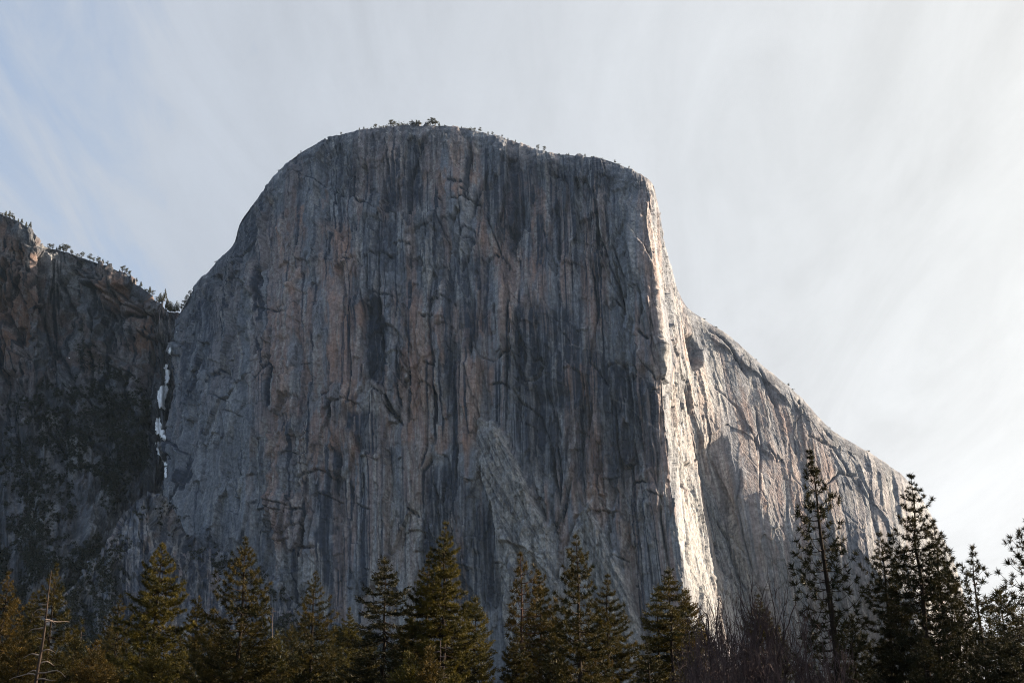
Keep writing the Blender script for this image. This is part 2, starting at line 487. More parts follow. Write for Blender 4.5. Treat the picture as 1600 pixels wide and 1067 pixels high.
for k in range(70):       # left cliff: ribs and ledges
    x, y = fr.uniform(-60, 240), fr.uniform(360, 700); L = fr.uniform(15, 90)
    if y < np.interp(x, [0, 60, 165, 240], [340, 385, 418, 462]) + 8: continue
    an = fr.uniform(-.5, .5) + (1.8 if fr.random() < .3 else 0)
    pts = [(x, y), (x + an * L * .5 + fr.uniform(-4, 4), y + L * .5), (x + an * L, y + L)]
    wd = fr.uniform(1, 2.6); crack(pts, wd, wd * 2.2, fr.uniform(.4, .95), .8)
    step(pts, fr.uniform(5, 12), fr.uniform(8, 20), fr.choice((-1, 1)), .8)
# recesses
poly('dep', [(1073, 522), (1082, 524), (1094, 545), (1093, 572), (1085, 578), (1076, 550)], 16, 2, .3, 'add')
poly('dep', [(1060, 706), (1066, 712), (1070, 765), (1062, 760)], 7, 1, .3, 'add')
poly('dep', [(1072, 722), (1080, 728), (1086, 800), (1078, 790)], 8, 1, .3, 'add')
poly('dep', [(1118, 845), (1124, 850), (1123, 870), (1116, 862)], 7, 1, .2, 'add')
poly('dep', [(1092, 690), (1130, 680), (1145, 760), (1150, 830), (1125, 800), (1100, 760)], 6, 5, 1, 'add')
poly('dep', [(560, 470), (598, 470), (600, 600), (575, 590)], 7, 4, .8, 'add')
poly('dep', [(830, 620), (895, 600), (905, 720), (880, 800), (845, 740)], 7, 6, 1, 'add')
poly('dep', [(662, 715), (703, 712), (708, 960), (660, 960)], 4, 3, .6, 'add')
poly('dep', [(790, 280), (870, 270), (880, 420), (800, 380)], 5, 6, 1, 'add')
# dark intrusions and stains, plus shade painted into recesses
for pts, v, r in [
    ([(636, 205), (690, 215), (660, 330), (590, 330), (600, 260)], .55, 8),
    ([(780, 235), (960, 262), (955, 300), (880, 330), (870, 440), (790, 400), (740, 300)], .55, 9),
    ([(800, 470), (880, 480), (960, 560), (1030, 600), (1035, 680), (960, 650), (860, 640), (790, 600)], .7, 9),
    ([(870, 620), (1030, 640), (1050, 720), (960, 760), (880, 740)], .45, 12),
    ([(535, 630), (610, 650), (620, 720), (545, 700)], .7, 7),
    ([(560, 460), (600, 460), (603, 610), (570, 590)], .9, 4),
    ([(660, 720), (705, 715), (770, 820), (780, 960), (650, 960)], .6, 8),
    ([(690, 400), (760, 380), (770, 560), (700, 560)], .5, 9),
    ([(480, 210), (600, 200), (620, 330), (500, 300)], .4, 12),
    ([(560, 340), (720, 345), (700, 430), (580, 430)], .4, 10),
    ([(508, 690), (524, 690), (526, 970), (508, 970)], .6, 2),
    ([(1075, 524), (1094, 545), (1093, 575), (1080, 560)], .7, 3),  # alcove shade painted dark
    ([(1092, 690), (1140, 690), (1150, 830), (1125, 800)], .35, 5),  # shade of the recess beside the prow, painted dark
    ([(1130, 640), (1180, 660), (1200, 760), (1160, 740)], .3, 8),
    ([(1300, 740), (1420, 760), (1440, 860), (1350, 900), (1290, 840)], .35, 12),
    ([(280, 480), (340, 430), (360, 520), (300, 640), (262, 640)], .35, 10),
    ([(360, 330), (440, 270), (450, 330), (400, 440), (350, 450)], .4, 10),
    ([(800, 620), (870, 640), (890, 720), (850, 760), (800, 680)], .55, 6),
]:
    poly('dark', pts, v, r, 2.0)
for pts, v, r in [
    ([(430, 330), (480, 320), (485, 420), (450, 480), (440, 420)], .8, 5),
    ([(420, 470), (570, 420), (560, 700), (480, 780), (410, 700)], .6, 14),
    ([(500, 340), (560, 350), (570, 460), (500, 460)], .6, 8),
    ([(610, 440), (780, 500), (770, 640), (740, 700), (620, 690)], .6, 12),
    ([(700, 200), (760, 220), (740, 320), (690, 300)], .75, 6),
    ([(745, 280), (800, 300), (800, 420), (750, 400)], .6, 8),
    ([(826, 285), (850, 285), (858, 420), (830, 420)], .95, 4),
    ([(760, 380), (850, 380), (860, 520), (790, 520)], .55, 8),
    ([(905, 280), (930, 300), (950, 520), (910, 500)], .65, 6),
    ([(880, 570), (930, 560), (950, 620), (930, 640), (890, 610)], .8, 5),
    ([(900, 660), (1000, 700), (1010, 900), (900, 820)], .4, 14),
    ([(1115, 600), (1200, 610), (1300, 700), (1330, 860), (1200, 880), (1150, 760)], .5, 16),
    ([(1040, 420), (1080, 520), (1060, 600)], .2, 5),
    ([(430, 700), (500, 720), (500, 880), (420, 860)], .45, 10),
    ([(720, 650), (780, 660), (850, 790), (800, 820)], .35, 8),
    ([(660, 690), (700, 660), (715, 690), (690, 705)], .9, 4),
]:
    poly('warm', pts, v, r, 2.0)
for pts, v, r in [
    ([(330, 640), (420, 660), (400, 860), (290, 880), (280, 780)], .12, 14),
    ([(740, 650), (775, 655), (862, 835), (900, 960), (810, 960), (770, 800)], .45, 6),
    ([(905, 800), (925, 792), (985, 930), (900, 960)], .4, 6),
    ([(600, 760), (660, 800), (650, 980), (560, 980)], .4, 10),
    ([(420, 860), (520, 870), (520, 980), (420, 960)], .4, 8),
    ([(560, 600), (600, 610), (620, 640), (560, 640)], .4, 4),
    ([(1050, 560), (1090, 560), (1125, 700), (1160, 980), (1085, 980), (1050, 600)], .35, 6),  # sunlit prow painted paler
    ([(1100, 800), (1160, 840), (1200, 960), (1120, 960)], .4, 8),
]:
    poly('pale', pts, v, r, 2.0)
poly('pale', [(1050, 590), (1060, 560), (1100, 560), (1125, 640), (1110, 700), (1140, 800), (1170, 990), (1085, 990), (1050, 740), (1045, 600)], .45, 6, 1.0)  # pale paint that brightens the sunlit strip of the prow
for pts in ([(742, 655), (775, 655), (800, 700), (866, 835), (905, 960), (905, 1040), (800, 1040), (772, 800), (745, 730)],
            [(905, 800), (925, 792), (955, 850), (1000, 960), (1010, 1040), (900, 1040), (885, 860)]):
    w = win(pts, 24); a = blur(inside(pts, w, .6).astype(float), 2)
    maps['dark'][w] *= 1 - .75 * a
    maps['slab'][w] = np.maximum(maps['slab'][w], a)  # lit slabs set off by colour: less dark here, paler below
    maps['dep'][w] -= 7 * a
for pts in ([(20, 860), (40, 800), (75, 745), (100, 760), (95, 820), (60, 860)], [(125, 850), (140, 800), (175, 780), (205, 790), (190, 830), (150, 860)],
            [(25, 905), (60, 885), (120, 875), (125, 900), (80, 925), (35, 925)], [(60, 640), (90, 650), (80, 720), (55, 700)], [(100, 690), (150, 700), (160, 740), (110, 750)]):
    w = win(pts, 24); a = blur(inside(pts, w, 1.6).astype(float), 2)
    maps['veg'][w] *= 1 - a; maps['pale'][w] = np.maximum(maps['pale'][w], .8 * a); maps['dep'][w] -= 9 * a
# pale dikes
for pts in [[(872, 536), (900, 538), (925, 541), (950, 552), (968, 572), (990, 583), (1030, 603)],
            [(955, 622), (980, 632), (1010, 660), (1040, 680)], [(590, 478), (640, 486), (680, 494)],
            [(870, 655), (900, 640), (925, 625), (915, 610)], [(1000, 560), (1030, 585)]]:
    w = win(pts, 12); d, s, a = seg_dist(pts, w, .35)
    maps['pale'][w] = np.maximum(maps['pale'][w], .45 * np.exp(-(d / 1.1) ** 2) * sst(.3, .6, fbm(GX[w] / 6, GY[w] / 6, 907, 3)))
    maps['dark'][w] *= 1 - .35 * np.exp(-(d / 1.5) ** 2)
# single water streaks
for x0, y0, x1, y1, wd, v in [(510, 760, 512, 975, 5.5, .7), (536, 740, 540, 965, 2.2, .8), (546, 740, 550, 965, 3, .7), (556, 760, 560, 950, 1.5, .6),
    (601, 690, 603, 960, 2.5, .9), (612, 690, 615, 930, 1.4, .5), (714, 560, 712, 960, 5, .9), (690, 720, 688, 940, 3, .6), (640, 430, 643, 700, 3.2, .8),
    (680, 560, 682, 720, 3.5, .85), (668, 560, 669, 720, 1.8, .8), (556, 340, 551, 560, 4, .7), (580, 240, 578, 560, 3.5, .55), (530, 230, 524, 500, 3, .5),
    (760, 225, 757, 330, 3, .7), (772, 230, 770, 345, 2, .6), (786, 236, 784, 350, 2.4, .6), (802, 240, 800, 380, 2, .6), (480, 280, 470, 560, 1.6, .6),
    (497, 300, 490, 540, 1.5, .5), (468, 330, 462, 470, 1.8, .6), (820, 250, 818, 330, 3, .6), (895, 290, 905, 470, 4, .6), (915, 290, 925, 460, 2, .5),
    (945, 300, 958, 420, 3, .5), (872, 440, 880, 560, 4, .7), (840, 600, 844, 760, 3, .6), (760, 400, 762, 560, 2, .6), (705, 390, 700, 640, 2.5, .6),
    (730, 820, 735, 980, 4, .5), (755, 840, 760, 980, 3, .5), (632, 690, 634, 950, 1.3, .5), (575, 800, 578, 960, 1.6, .5), (380, 700, 376, 850, 2, .4),
    (960, 560, 985, 760, 2, .45), (1010, 420, 1020, 600, 2, .4), (990, 540, 1005, 700, 2.5, .4), (480, 600, 478, 760, 1.5, .4),
    (1210, 640, 1216, 720, 1.5, .5), (1222, 650, 1228, 730, 1.5, .5), (1196, 640, 1200, 700, 1.5, .5), (1240, 660, 1246, 740, 1.8, .5), (1262, 670, 1268, 750, 1.5, .4)]:
    streak(x0, y0, x1, y1, wd, v)
for x0, y0, x1, y1, wd, v in [(427, 548, 424, 650, 1.3, .9), (420, 650, 416, 720, 1, .7), (382, 690, 376, 750, 1.2, .8), (396, 760, 390, 850, 1.6, .6), (405, 700, 398, 860, 1.2, .5),
    (612, 740, 614, 800, 2, .6), (880, 470, 882, 530, 1.5, .5), (890, 460, 893, 535, 1.3, .5), (640, 700, 641, 760, 1.2, .4), (560, 840, 562, 960, 1.2, .4)]:
    streak(x0, y0, x1, y1, wd, v, 'pale')
# left cliff
for pts, wd, dep, dk in [([(150, 410), (148, 480), (140, 560), (135, 620)], 3, 9, .9), ([(60, 380), (62, 440), (75, 520), (95, 600)], 2.5, 8, .8),
    ([(190, 490), (220, 484), (250, 486)], 3, 8, .9), ([(20, 420), (10, 520), (0, 620)], 3, 8, .7), ([(90, 420), (110, 480), (105, 540)], 3, 8, .8),
    ([(170, 430), (180, 500), (165, 560)], 3, 9, .8), ([(215, 450), (218, 500)], 2, 6, .7), ([(35, 370), (25, 440), (45, 500)], 2.5, 7, .7),
    ([(75, 520), (120, 600), (160, 650)], 3, 9, .8), ([(240, 500), (235, 600), (220, 700)], 3, 9, .8), ([(0, 700), (60, 640), (100, 700)], 3, 9, .7)]:
    crack(pts, wd, dep, dk, .9)
for pts, v in [([(0, 350), (55, 380), (60, 470), (30, 560), (-60, 600), (-60, 340)], .8), ([(150, 415), (200, 440), (190, 480), (150, 480)], .7),
    ([(0, 500), (60, 520), (40, 640), (-60, 640)], .5), ([(190, 450), (245, 470), (250, 540), (200, 540)], .55)]:
    poly('warm', pts, v, 8, 2.5)
poly('pale', [(60, 378), (100, 392), (130, 405), (110, 470), (70, 440)], .7, 6, 1.5)  # sunlight on the rim rocks painted as a paler patch
for pts, v in [([(55, 610), (130, 600), (200, 590), (232, 620), (228, 720), (180, 770), (120, 740), (60, 700), (40, 640)], 1),
    ([(110, 850), (190, 840), (200, 900), (200, 1100), (60, 1100), (90, 900)], 1), ([(-60, 870), (60, 850), (110, 870), (90, 905), (-60, 930)], .9),
    ([(-60, 930), (40, 910), (60, 1100), (-60, 1100)], 1), ([(60, 700), (120, 760), (100, 860), (20, 850), (0, 760), (30, 700)], .55),
    ([(130, 480), (170, 560), (180, 620), (120, 600), (110, 540)], .35), ([(150, 750), (215, 740), (200, 780), (165, 800)], .5),
    ([(-60, 600), (40, 620), (50, 700), (-60, 800)], .45)]:
    poly('veg', pts, v, 6, 2.5)
for pts, v in [([(210, 790), (262, 790), (280, 830), (262, 850), (225, 820)], .9), ([(285, 830), (330, 846), (365, 868), (420, 903), (470, 940), (460, 955), (415, 925), (360, 905), (325, 880), (290, 862)], 1), ([(232, 765), (275, 790), (300, 845), (290, 850), (262, 810), (235, 790)], .8),
    ([(405, 900), (440, 905), (450, 925), (415, 930)], 1), ([(340, 905), (430, 950), (420, 985), (350, 960)], .35), ([(440, 960), (640, 985), (700, 1100), (330, 1100), (380, 1000)], 1),
    ([(180, 960), (240, 940), (260, 1100), (160, 1100)], .8), ([(250, 860), (300, 900), (290, 930), (255, 900)], .3)]:
    poly('veg', pts, v, 4, 1.5)
for pts in [[(264, 545), (271, 544), (268, 556), (263, 562)], [(255, 600), (262, 594), (262, 610), (256, 628), (258, 645), (248, 640), (246, 620), (250, 606)],
    [(243, 655), (251, 652), (254, 672), (262, 686), (256, 690), (245, 678)], [(250, 716), (258, 720), (264, 730), (256, 730)],
    [(244, 690), (250, 688), (252, 712), (246, 714)], [(256, 732), (262, 730), (262, 750), (257, 752)], [(259, 580), (265, 578), (264, 596), (258, 598)],
    [(258, 570), (263, 568), (261, 582), (256, 584)], [(274, 518), (278, 517), (278, 522), (274, 523)], [(283, 535), (292, 534), (290, 537), (283, 538)],
    [(262, 754), (266, 750), (265, 758)], [(102, 558), (111, 558), (110, 563), (103, 562)], [(104, 588), (113, 588), (112, 591), (104, 591)], [(90, 554), (95, 556), (92, 559)],
    [(124, 596), (131, 596), (130, 598), (124, 598)], [(106, 567), (112, 568), (110, 571), (106, 570)]]:
    poly('snow', pts, 1, 1, .35)
    cxs = np.mean(pts, 0); w = win(pts, 8)
    maps['veg'][w] *= (np.hypot(GX[w] - cxs[0], GY[w] - cxs[1]) > 10)

def sample(key, px, py):
    x = np.clip(px + OX, 0, W0 - 1.01); y = np.clip(py, 0, H0 - 1.01)
    xi = x.astype(int); yi = y.astype(int); fx = x - xi; fy = y - yi
    a = maps[key]
    return (a[yi, xi] * (1 - fx) + a[yi, xi + 1] * fx) * (1 - fy) + (a[yi + 1, xi] * (1 - fx) + a[yi + 1, xi + 1] * fx) * fy

# ------------------------------------------------------------------ rock masses
def massif(tab, rows, dens, roll=24, rolld=700, rnd=60.0, rw=0.16, drop=0.22):
    """tab: columns, each four (px, py) control points from rim to foot and four forward distances.
    Returns base positions (rows x cols x 3), column coordinate u, height fraction t."""
    n = len(tab)
    P = np.array([[p for p in c[0]] for c in tab], float)         # n,4,2
    D = np.array([c[1] for c in tab], float)                      # n,4
    ext = np.max(np.hypot(*(np.diff(P, axis=0).transpose(2, 0, 1))), axis=1)
    ext = np.maximum(ext, np.abs(np.diff(D, axis=0)).max(1) * 0.5)
    ks = np.concatenate([[0], np.cumsum(ext)])
    nc = int(ks[-1] / dens)
    s = np.linspace(0, ks[-1], nc)
    Pc = np.stack([np.stack([pchip(ks, P[:, r, k], s) for k in (0, 1)], -1) for r in range(4)])   # 4,nc,2
    Dc = np.stack([pchip(ks, D[:, r], s) for r in range(4)])
    t = np.linspace(0, 1, rows)
    tk = np.array([0, .33, .66, 1.0])
    px = np.zeros((rows, nc)); py = px.copy(); dd = px.copy()
    # cubic Lagrange-free smooth interpolation down each column
    def interp(v):
        d = np.diff(v, axis=0) / np.diff(tk)[:, None]
        m = np.stack([d[0], (d[0] + d[1]) / 2, (d[1] + d[2]) / 2, d[2]])
        i = np.clip(np.searchsorted(tk, t) - 1, 0, 2)
        h = np.diff(tk)[i][:, None]; q = ((t - tk[i])[:, None]) / h
        return ((2*q**3-3*q**2+1)*v[i] + (q**3-2*q**2+q)*h*m[i] + (-2*q**3+3*q**2)*v[i+1] + (q**3-q**2)*h*m[i+1])
    px = interp(Pc[:, :, 0]); py = interp(Pc[:, :, 1]); dd = interp(Dc)
    q = np.clip(1 - t / rw, 0, 1)[:, None]
    dd = dd + rnd * (1 - np.sqrt(1 - 0.97 * q ** 2.5))
    X, Y, Z = world(px, py, dd)
    V = np.stack([X, Y, Z], -1)
    # the mass goes on behind the rim
    back = (np.linspace(0, 1, roll + 1)[1:][::-1] ** 2.2) * rolld
    R = np.repeat(V[:1], roll, 0).copy()
    R[:, :, 1] += back[:, None]; R[:, :, 2] -= back[:, None] * drop
    V = np.concatenate([R, V], 0)
    px = np.concatenate([np.repeat(px[:1], roll, 0), px], 0); py = np.concatenate([np.repeat(py[:1], roll, 0), py], 0)
    # and behind its two end columns
    side = (np.linspace(0, 1, 14)[1:] ** 2) * rolld * 0.6
    def wing(col):
        col = col % V.shape[1]
        A = np.repeat(V[:, col:col + 1], 13, 1).copy(); A[:, :, 1] += side[None, :]
        A[:, :, 2] -= side[None, :] * 0.25
        return A, np.repeat(px[:, col:col+1], 13, 1), np.repeat(py[:, col:col+1], 13, 1)
    A, ax, ay = wing(0); B, bx, by = wing(-1)
    V = np.concatenate([A[:, ::-1], V, B], 1)
    px = np.concatenate([ax[:, ::-1], px, bx], 1); py = np.concatenate([ay[:, ::-1], py, by], 1)
    u = np.concatenate([-side[::-1] / 3, s, s[-1] + side / 3])
    U = np.repeat(u[None], V.shape[0], 0)
    edge = np.ones(V.shape[:2]); edge[:roll] = 0.25
    return V, px, py, U, edge

def normals(V):
    a = np.gradient(V, axis=0); b = np.gradient(V, axis=1)
    n = np.cross(a, b); n /= np.linalg.norm(n, axis=-1, keepdims=True) + 1e-9
    s = np.sign(-n[..., 1:2]); s[s == 0] = 1
    flip = np.where((n[..., 1] > 0) & (n[..., 2] < 0.2), -1, 1)[..., None]
    return n if n[..., 1].mean() < 0 else -n

def plates(u, z, seed, w, h, off, tiltx, tilty, slant=0.0):
    """jointed rock: irregular cells, each a tilted plane at its own depth"""
    x = u / w + slant * z / w; y = z / h
    x = x + (fbm(u / w * .8, z / h * 1.3, seed + 50, 3) - .5) * 1.1
    y = y + (fbm(u / w * .9 + 9, z / h * .8, seed + 60, 3) - .5) * 1.3
    f1, f2, dx, dy, a, b, c = worley(x, y, seed)
    plates.a = a; plates.b = b
    return (a - .5) * off * 2 + dx * (b - .5) * 2 * tiltx + dy * (c - .5) * 2 * tilty, f2 - f1

def lift_lines(X):
    return X

# main granite monolith
main_tab = [
    ([(272, 505), (268, 620), (257, 760), (246, 1095)], (2130, 2060, 1960, 1850)),
    ([(279, 492), (275, 625), (262, 775), (256, 1095)], (2100, 2010, 1905, 1810)),
    ([(300, 455), (286, 640), (272, 800), (270, 1095)], (2060, 1960, 1860, 1775)),
    ([(322, 428), (306, 620), (283, 800), (280, 1095)], (2030, 1915, 1825, 1750)),
    ([(345, 402), (330, 600), (305, 800), (302, 1095)], (2000, 1880, 1795, 1725)),
    ([(364, 382), (352, 590), (328, 800), (325, 1095)], (1972, 1845, 1770, 1708)),
    ([(374, 350), (372, 570), (355, 800), (352, 1095)], (1945, 1815, 1748, 1692)),
    ([(400, 313), (400, 560), (392, 800), (388, 1095)], (1905, 1765, 1710, 1670)),
    ([(430, 275), (427, 550), (422, 800), (418, 1095)], (1875, 1730, 1685, 1655)),
    ([(455, 249), (450, 540), (448, 800), (445, 1095)], (1850, 1705, 1662, 1640)),
    ([(500, 222), (494, 520), (492, 800), (490, 1095)], (1815, 1675, 1640, 1624)),
    ([(540, 208), (535, 500), (535, 800), (535, 1095)], (1790, 1650, 1620, 1610)),
    ([(600, 199), (598, 500), (600, 800), (605, 1095)], (1760, 1625, 1600, 1590)),
    ([(640, 197), (640, 500), (643, 800), (650, 1095)], (1745, 1612, 1588, 1580)),
    ([(690, 196), (690, 500), (693, 800), (702, 1095)], (1730, 1600, 1575, 1570)),
    ([(720, 200), (721, 500), (725, 800), (735, 1095)], (1718, 1588, 1566, 1561)),
    ([(760, 209), (762, 500), (768, 800), (778, 1095)], (1700, 1575, 1555, 1550)),
    ([(810, 223), (813, 505), (820, 800), (832, 1095)], (1680, 1562, 1542, 1538)),
    ([(850, 237), (855, 508), (862, 800), (876, 1095)], (1660, 1550, 1530, 1525)),
    ([(900, 243), (907, 510), (918, 800), (935, 1095)], (1640, 1538, 1516, 1510)),
    ([(940, 248), (948, 512), (962, 800), (985, 1095)], (1620, 1526, 1504, 1497)),
    ([(975, 260), (985, 510), (1004, 790), (1035, 1095)], (1598, 1512, 1492, 1487)),
    ([(1000, 272), (1013, 490), (1034, 760), (1078, 1095)], (1580, 1502, 1484, 1480)),
    ([(1012, 279), (1027, 480), (1049, 750), (1096, 1095)], (1580, 1502, 1484, 1480)),
    ([(1022, 292), (1037, 480), (1060, 750), (1112, 1095)], (1600, 1536, 1514, 1502)),
    ([(1030, 340), (1050, 520), (1076, 745), (1134, 1095)], (1655, 1590, 1560, 1532)),
    ([(1038, 380), (1058, 555), (1086, 750), (1150, 1095)], (1690, 1620, 1590, 1556)),
    ([(1046, 410), (1069, 585), (1098, 765), (1168, 1095)], (1700, 1640, 1622, 1594)),
    ([(1072, 477), (1100, 625), (1130, 800), (1200, 1095)], (1735, 1668, 1626, 1638)),
    ([(1102, 500), (1132, 640), (1162, 815), (1222, 1095)], (1748, 1684, 1606, 1658)),
    ([(1137, 523), (1165, 655), (1195, 830), (1245, 1095)], (1746, 1688, 1604, 1668)),
    ([(1190, 570), (1217, 685), (1243, 850), (1283, 1095)], (1742, 1688, 1610, 1678)),
    ([(1250, 620), (1272, 720), (1295, 870), (1335, 1095)], (1736, 1684, 1615, 1688)),
    ([(1305, 676), (1325, 760), (1345, 890), (1378, 1095)], (1732, 1680, 1619, 1698)),
    ([(1350, 702), (1367, 790), (1385, 910), (1412, 1095)], (1734, 1682, 1625, 1705)),
    ([(1400, 735), (1412, 820), (1427, 930), (1447, 1095)], (1746, 1694, 1642, 1712)),
    ([(1425, 757), (1437, 840), (1452, 942), (1472, 1095)], (1776, 1718, 1668, 1722)),
    ([(1443, 782), (1456, 865), (1472, 955), (1494, 1095)], (1845, 1775, 1718, 1736)),
    ([(1470, 835), (1480, 905), (1493, 985), (1512, 1095)], (1880, 1815, 1757, 1728)),
    ([(1492, 885), (1500, 945), (1511, 1010), (1528, 1095)], (1915, 1860, 1810, 1775)),
    ([(1516, 965), (1522, 1000), (1532, 1050), (1548, 1095)], (1960, 1920, 1870, 1830)),
]
V, px, py, U, edge = massif(main_tab, 860, 1.15, rnd=22, rw=0.05, drop=0.03)
Nn = normals(V)
Z = V[..., 2]; X = V[..., 0]
um = U * 0.72                                   # about metres across the face
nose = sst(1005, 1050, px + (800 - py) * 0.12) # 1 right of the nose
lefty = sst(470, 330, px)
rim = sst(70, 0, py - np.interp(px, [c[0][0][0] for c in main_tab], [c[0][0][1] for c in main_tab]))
shear = um + Z * 0.04 * lefty
d = np.zeros(Z.shape)
p1, e1 = plates(shear, Z, 10, 70, 300, 4.0, 7, 6); A1 = plates.a
p2, e2 = plates(shear, Z, 20, 28, 130, 2.6, 4.6, 3.2); A2 = plates.a
p3, e3 = plates(shear + 40, Z, 30, 12, 60, 1.5, 2.6, 1.8); A3 = plates.a; B3 = plates.b
p4, e4 = plates(shear, Z, 40, 5.5, 24, .75, 1.3, 1.0, .1)
p5, e5 = plates(shear, Z, 45, 2.6, 9, .38, .7, .55)
calm = sst(.3, .65, fbm(um / 60, Z / 90, 71, 3))           # polished areas against broken ones
# vertical dihedrals: narrow ridge and groove bands that come and go
rid = fbm(shear / 14 + A1 * 1.2, Z / 200, 81, 4, .6) ; ridg = 1 - np.abs(2 * rid - 1)
fine = fbm(shear / 5 + A2 * 4, Z / 90, 91, 3, .6)
# diagonal flakes
dg, eg = plates((um + Z * .5) * .9, (Z - um * .5), 55, 18, 55, 1.6, 2.5, 1.5)
se = sst(1090, 1150, px)
mf = 1 + .5 * (1 - nose)
d += p1 * .9 + p2 * 1.25 * mf + p3 * (.6 + 1.0 * calm) * (1 - .45 * se) * mf + (p4 * (.5 + 1.3 * calm) * (1 - .6 * se) + p5 * (.4 + 1.5 * calm) * (1 - .6 * se)) * (1 - .6 * nose)
ds, es = plates(um + Z * .35, Z - um * .2, 58, 60, 150, 3.0, 5, 5)
d += ds * se * 1.1
brk = sst(.35, .6, fbm(um / 30, Z / 110, 83, 3))
d += ((ridg - .5) * 6.0 * brk + (fine - .5) * 3.0 * (1 - brk)) * (1 - .75 * se) + dg * (.45 + .6 * lefty) * (1 - .6 * se)
nb = np.exp(-((px - np.interp(py, [290, 480, 750, 1095], [1014, 1034, 1058, 1110])) / 16.0) ** 2)
n1, _ = plates(um * 1.0, Z, 64, 9, 190, 2.6, 5, 1)
d += nb * n1
hor, eh = plates(um, Z, 66, 30, 7, 1.6, 1.0, 1.6)
d += hor * (rim * 1.0)
d += (fbm(um / 3.2, Z / 4.0, 99, 3) - .5) * (1.4 + 1.2 * calm + .5 * rim) * (1 - .3 * se)
amp = (1.0 - .35 * nose) * (1 - .42 * se)
edge = edge * (1 - .65 * sst(28, 0, py - np.interp(px, [c[0][0][0] for c in main_tab], [c[0][0][1] for c in main_tab])))
d = d * amp * edge
d += sample('dep', px, py) * edge * 1.0
# arched exfoliation scars low on the left and centre
V = V - Nn * d[..., None]
# colours
st = fbm(shear / 3.4 + A2 * 5 * (A1 > .3), Z / 230, 301, 4, .65); st2 = fbm(shear / 9 + A1 * 2, Z / 300, 311, 4, .6); st3 = fbm(shear / 1.6 + A3 * 6, Z / 120, 321, 2, .6)
big = fbm(um / 120, Z / 160, 331, 4)
dm = sample('dark', px, py)
dark = dm * sst(.32, .52, dm / .6 + (fbm(um / 7, Z / 26, 303, 5, .62) - .5) * 1.1 + (A3 - .5) * .5 + (st - .5) * 1.2) * (.4 + .9 * sst(.3, .55, st))
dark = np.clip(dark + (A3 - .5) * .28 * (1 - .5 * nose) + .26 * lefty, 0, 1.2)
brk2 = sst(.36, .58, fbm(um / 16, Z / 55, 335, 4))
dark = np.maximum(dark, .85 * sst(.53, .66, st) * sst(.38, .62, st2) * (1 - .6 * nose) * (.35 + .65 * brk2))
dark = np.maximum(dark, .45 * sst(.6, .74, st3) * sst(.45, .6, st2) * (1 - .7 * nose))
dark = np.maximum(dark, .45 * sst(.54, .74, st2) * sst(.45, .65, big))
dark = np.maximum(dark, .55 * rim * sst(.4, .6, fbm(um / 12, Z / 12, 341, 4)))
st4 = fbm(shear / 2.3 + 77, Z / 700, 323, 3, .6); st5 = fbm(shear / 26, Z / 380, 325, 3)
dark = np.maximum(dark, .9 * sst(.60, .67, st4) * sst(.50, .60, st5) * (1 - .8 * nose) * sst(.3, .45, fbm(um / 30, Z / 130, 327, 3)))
crk = np.maximum(sst(.05, .0, e2) * .5, sst(.06, .0, e3) * .45) * sst(.4, .6, fbm(um / 18, Z / 40, 351, 3))
dark = np.maximum(dark, crk)
warm = np.clip(sample('warm', px, py) * (.25 + 1.1 * sst(.4, .58, fbm(um / 9, Z / 40, 365, 5) + (B3 - .5) * .25)) * (1 - .35 * se) + .6 * (1 - .6 * se) * sst(.5, .62, fbm(shear / 13 + A1, Z / 230, 361, 4)), 0, 1) * (1 - .6 * lefty) * (1 - .55 * rim)
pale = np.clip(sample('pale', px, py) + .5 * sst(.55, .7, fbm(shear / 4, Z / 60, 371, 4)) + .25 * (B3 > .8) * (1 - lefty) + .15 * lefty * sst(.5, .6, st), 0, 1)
slab = sample('slab', px, py)
sl1 = fbm((px - (py - 650) * .55) / 4.5, py / 60, 391, 4, .6)
slk = .42 * sst(.52, .62, sl1)
dark = dark * (1 - .8 * slab) + slab * slk
pale = np.maximum(pale * (1 - slab), slab * (.55 + .4 * sst(.4, .6, fbm(um / 9, Z / 9, 392, 4)))); warm = warm * (1 - .6 * slab)  # slab shading put into the colour
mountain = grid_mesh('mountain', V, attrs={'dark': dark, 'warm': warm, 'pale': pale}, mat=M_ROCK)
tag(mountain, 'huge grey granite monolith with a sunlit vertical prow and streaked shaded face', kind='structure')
main_V, main_px, main_py = V, px, py

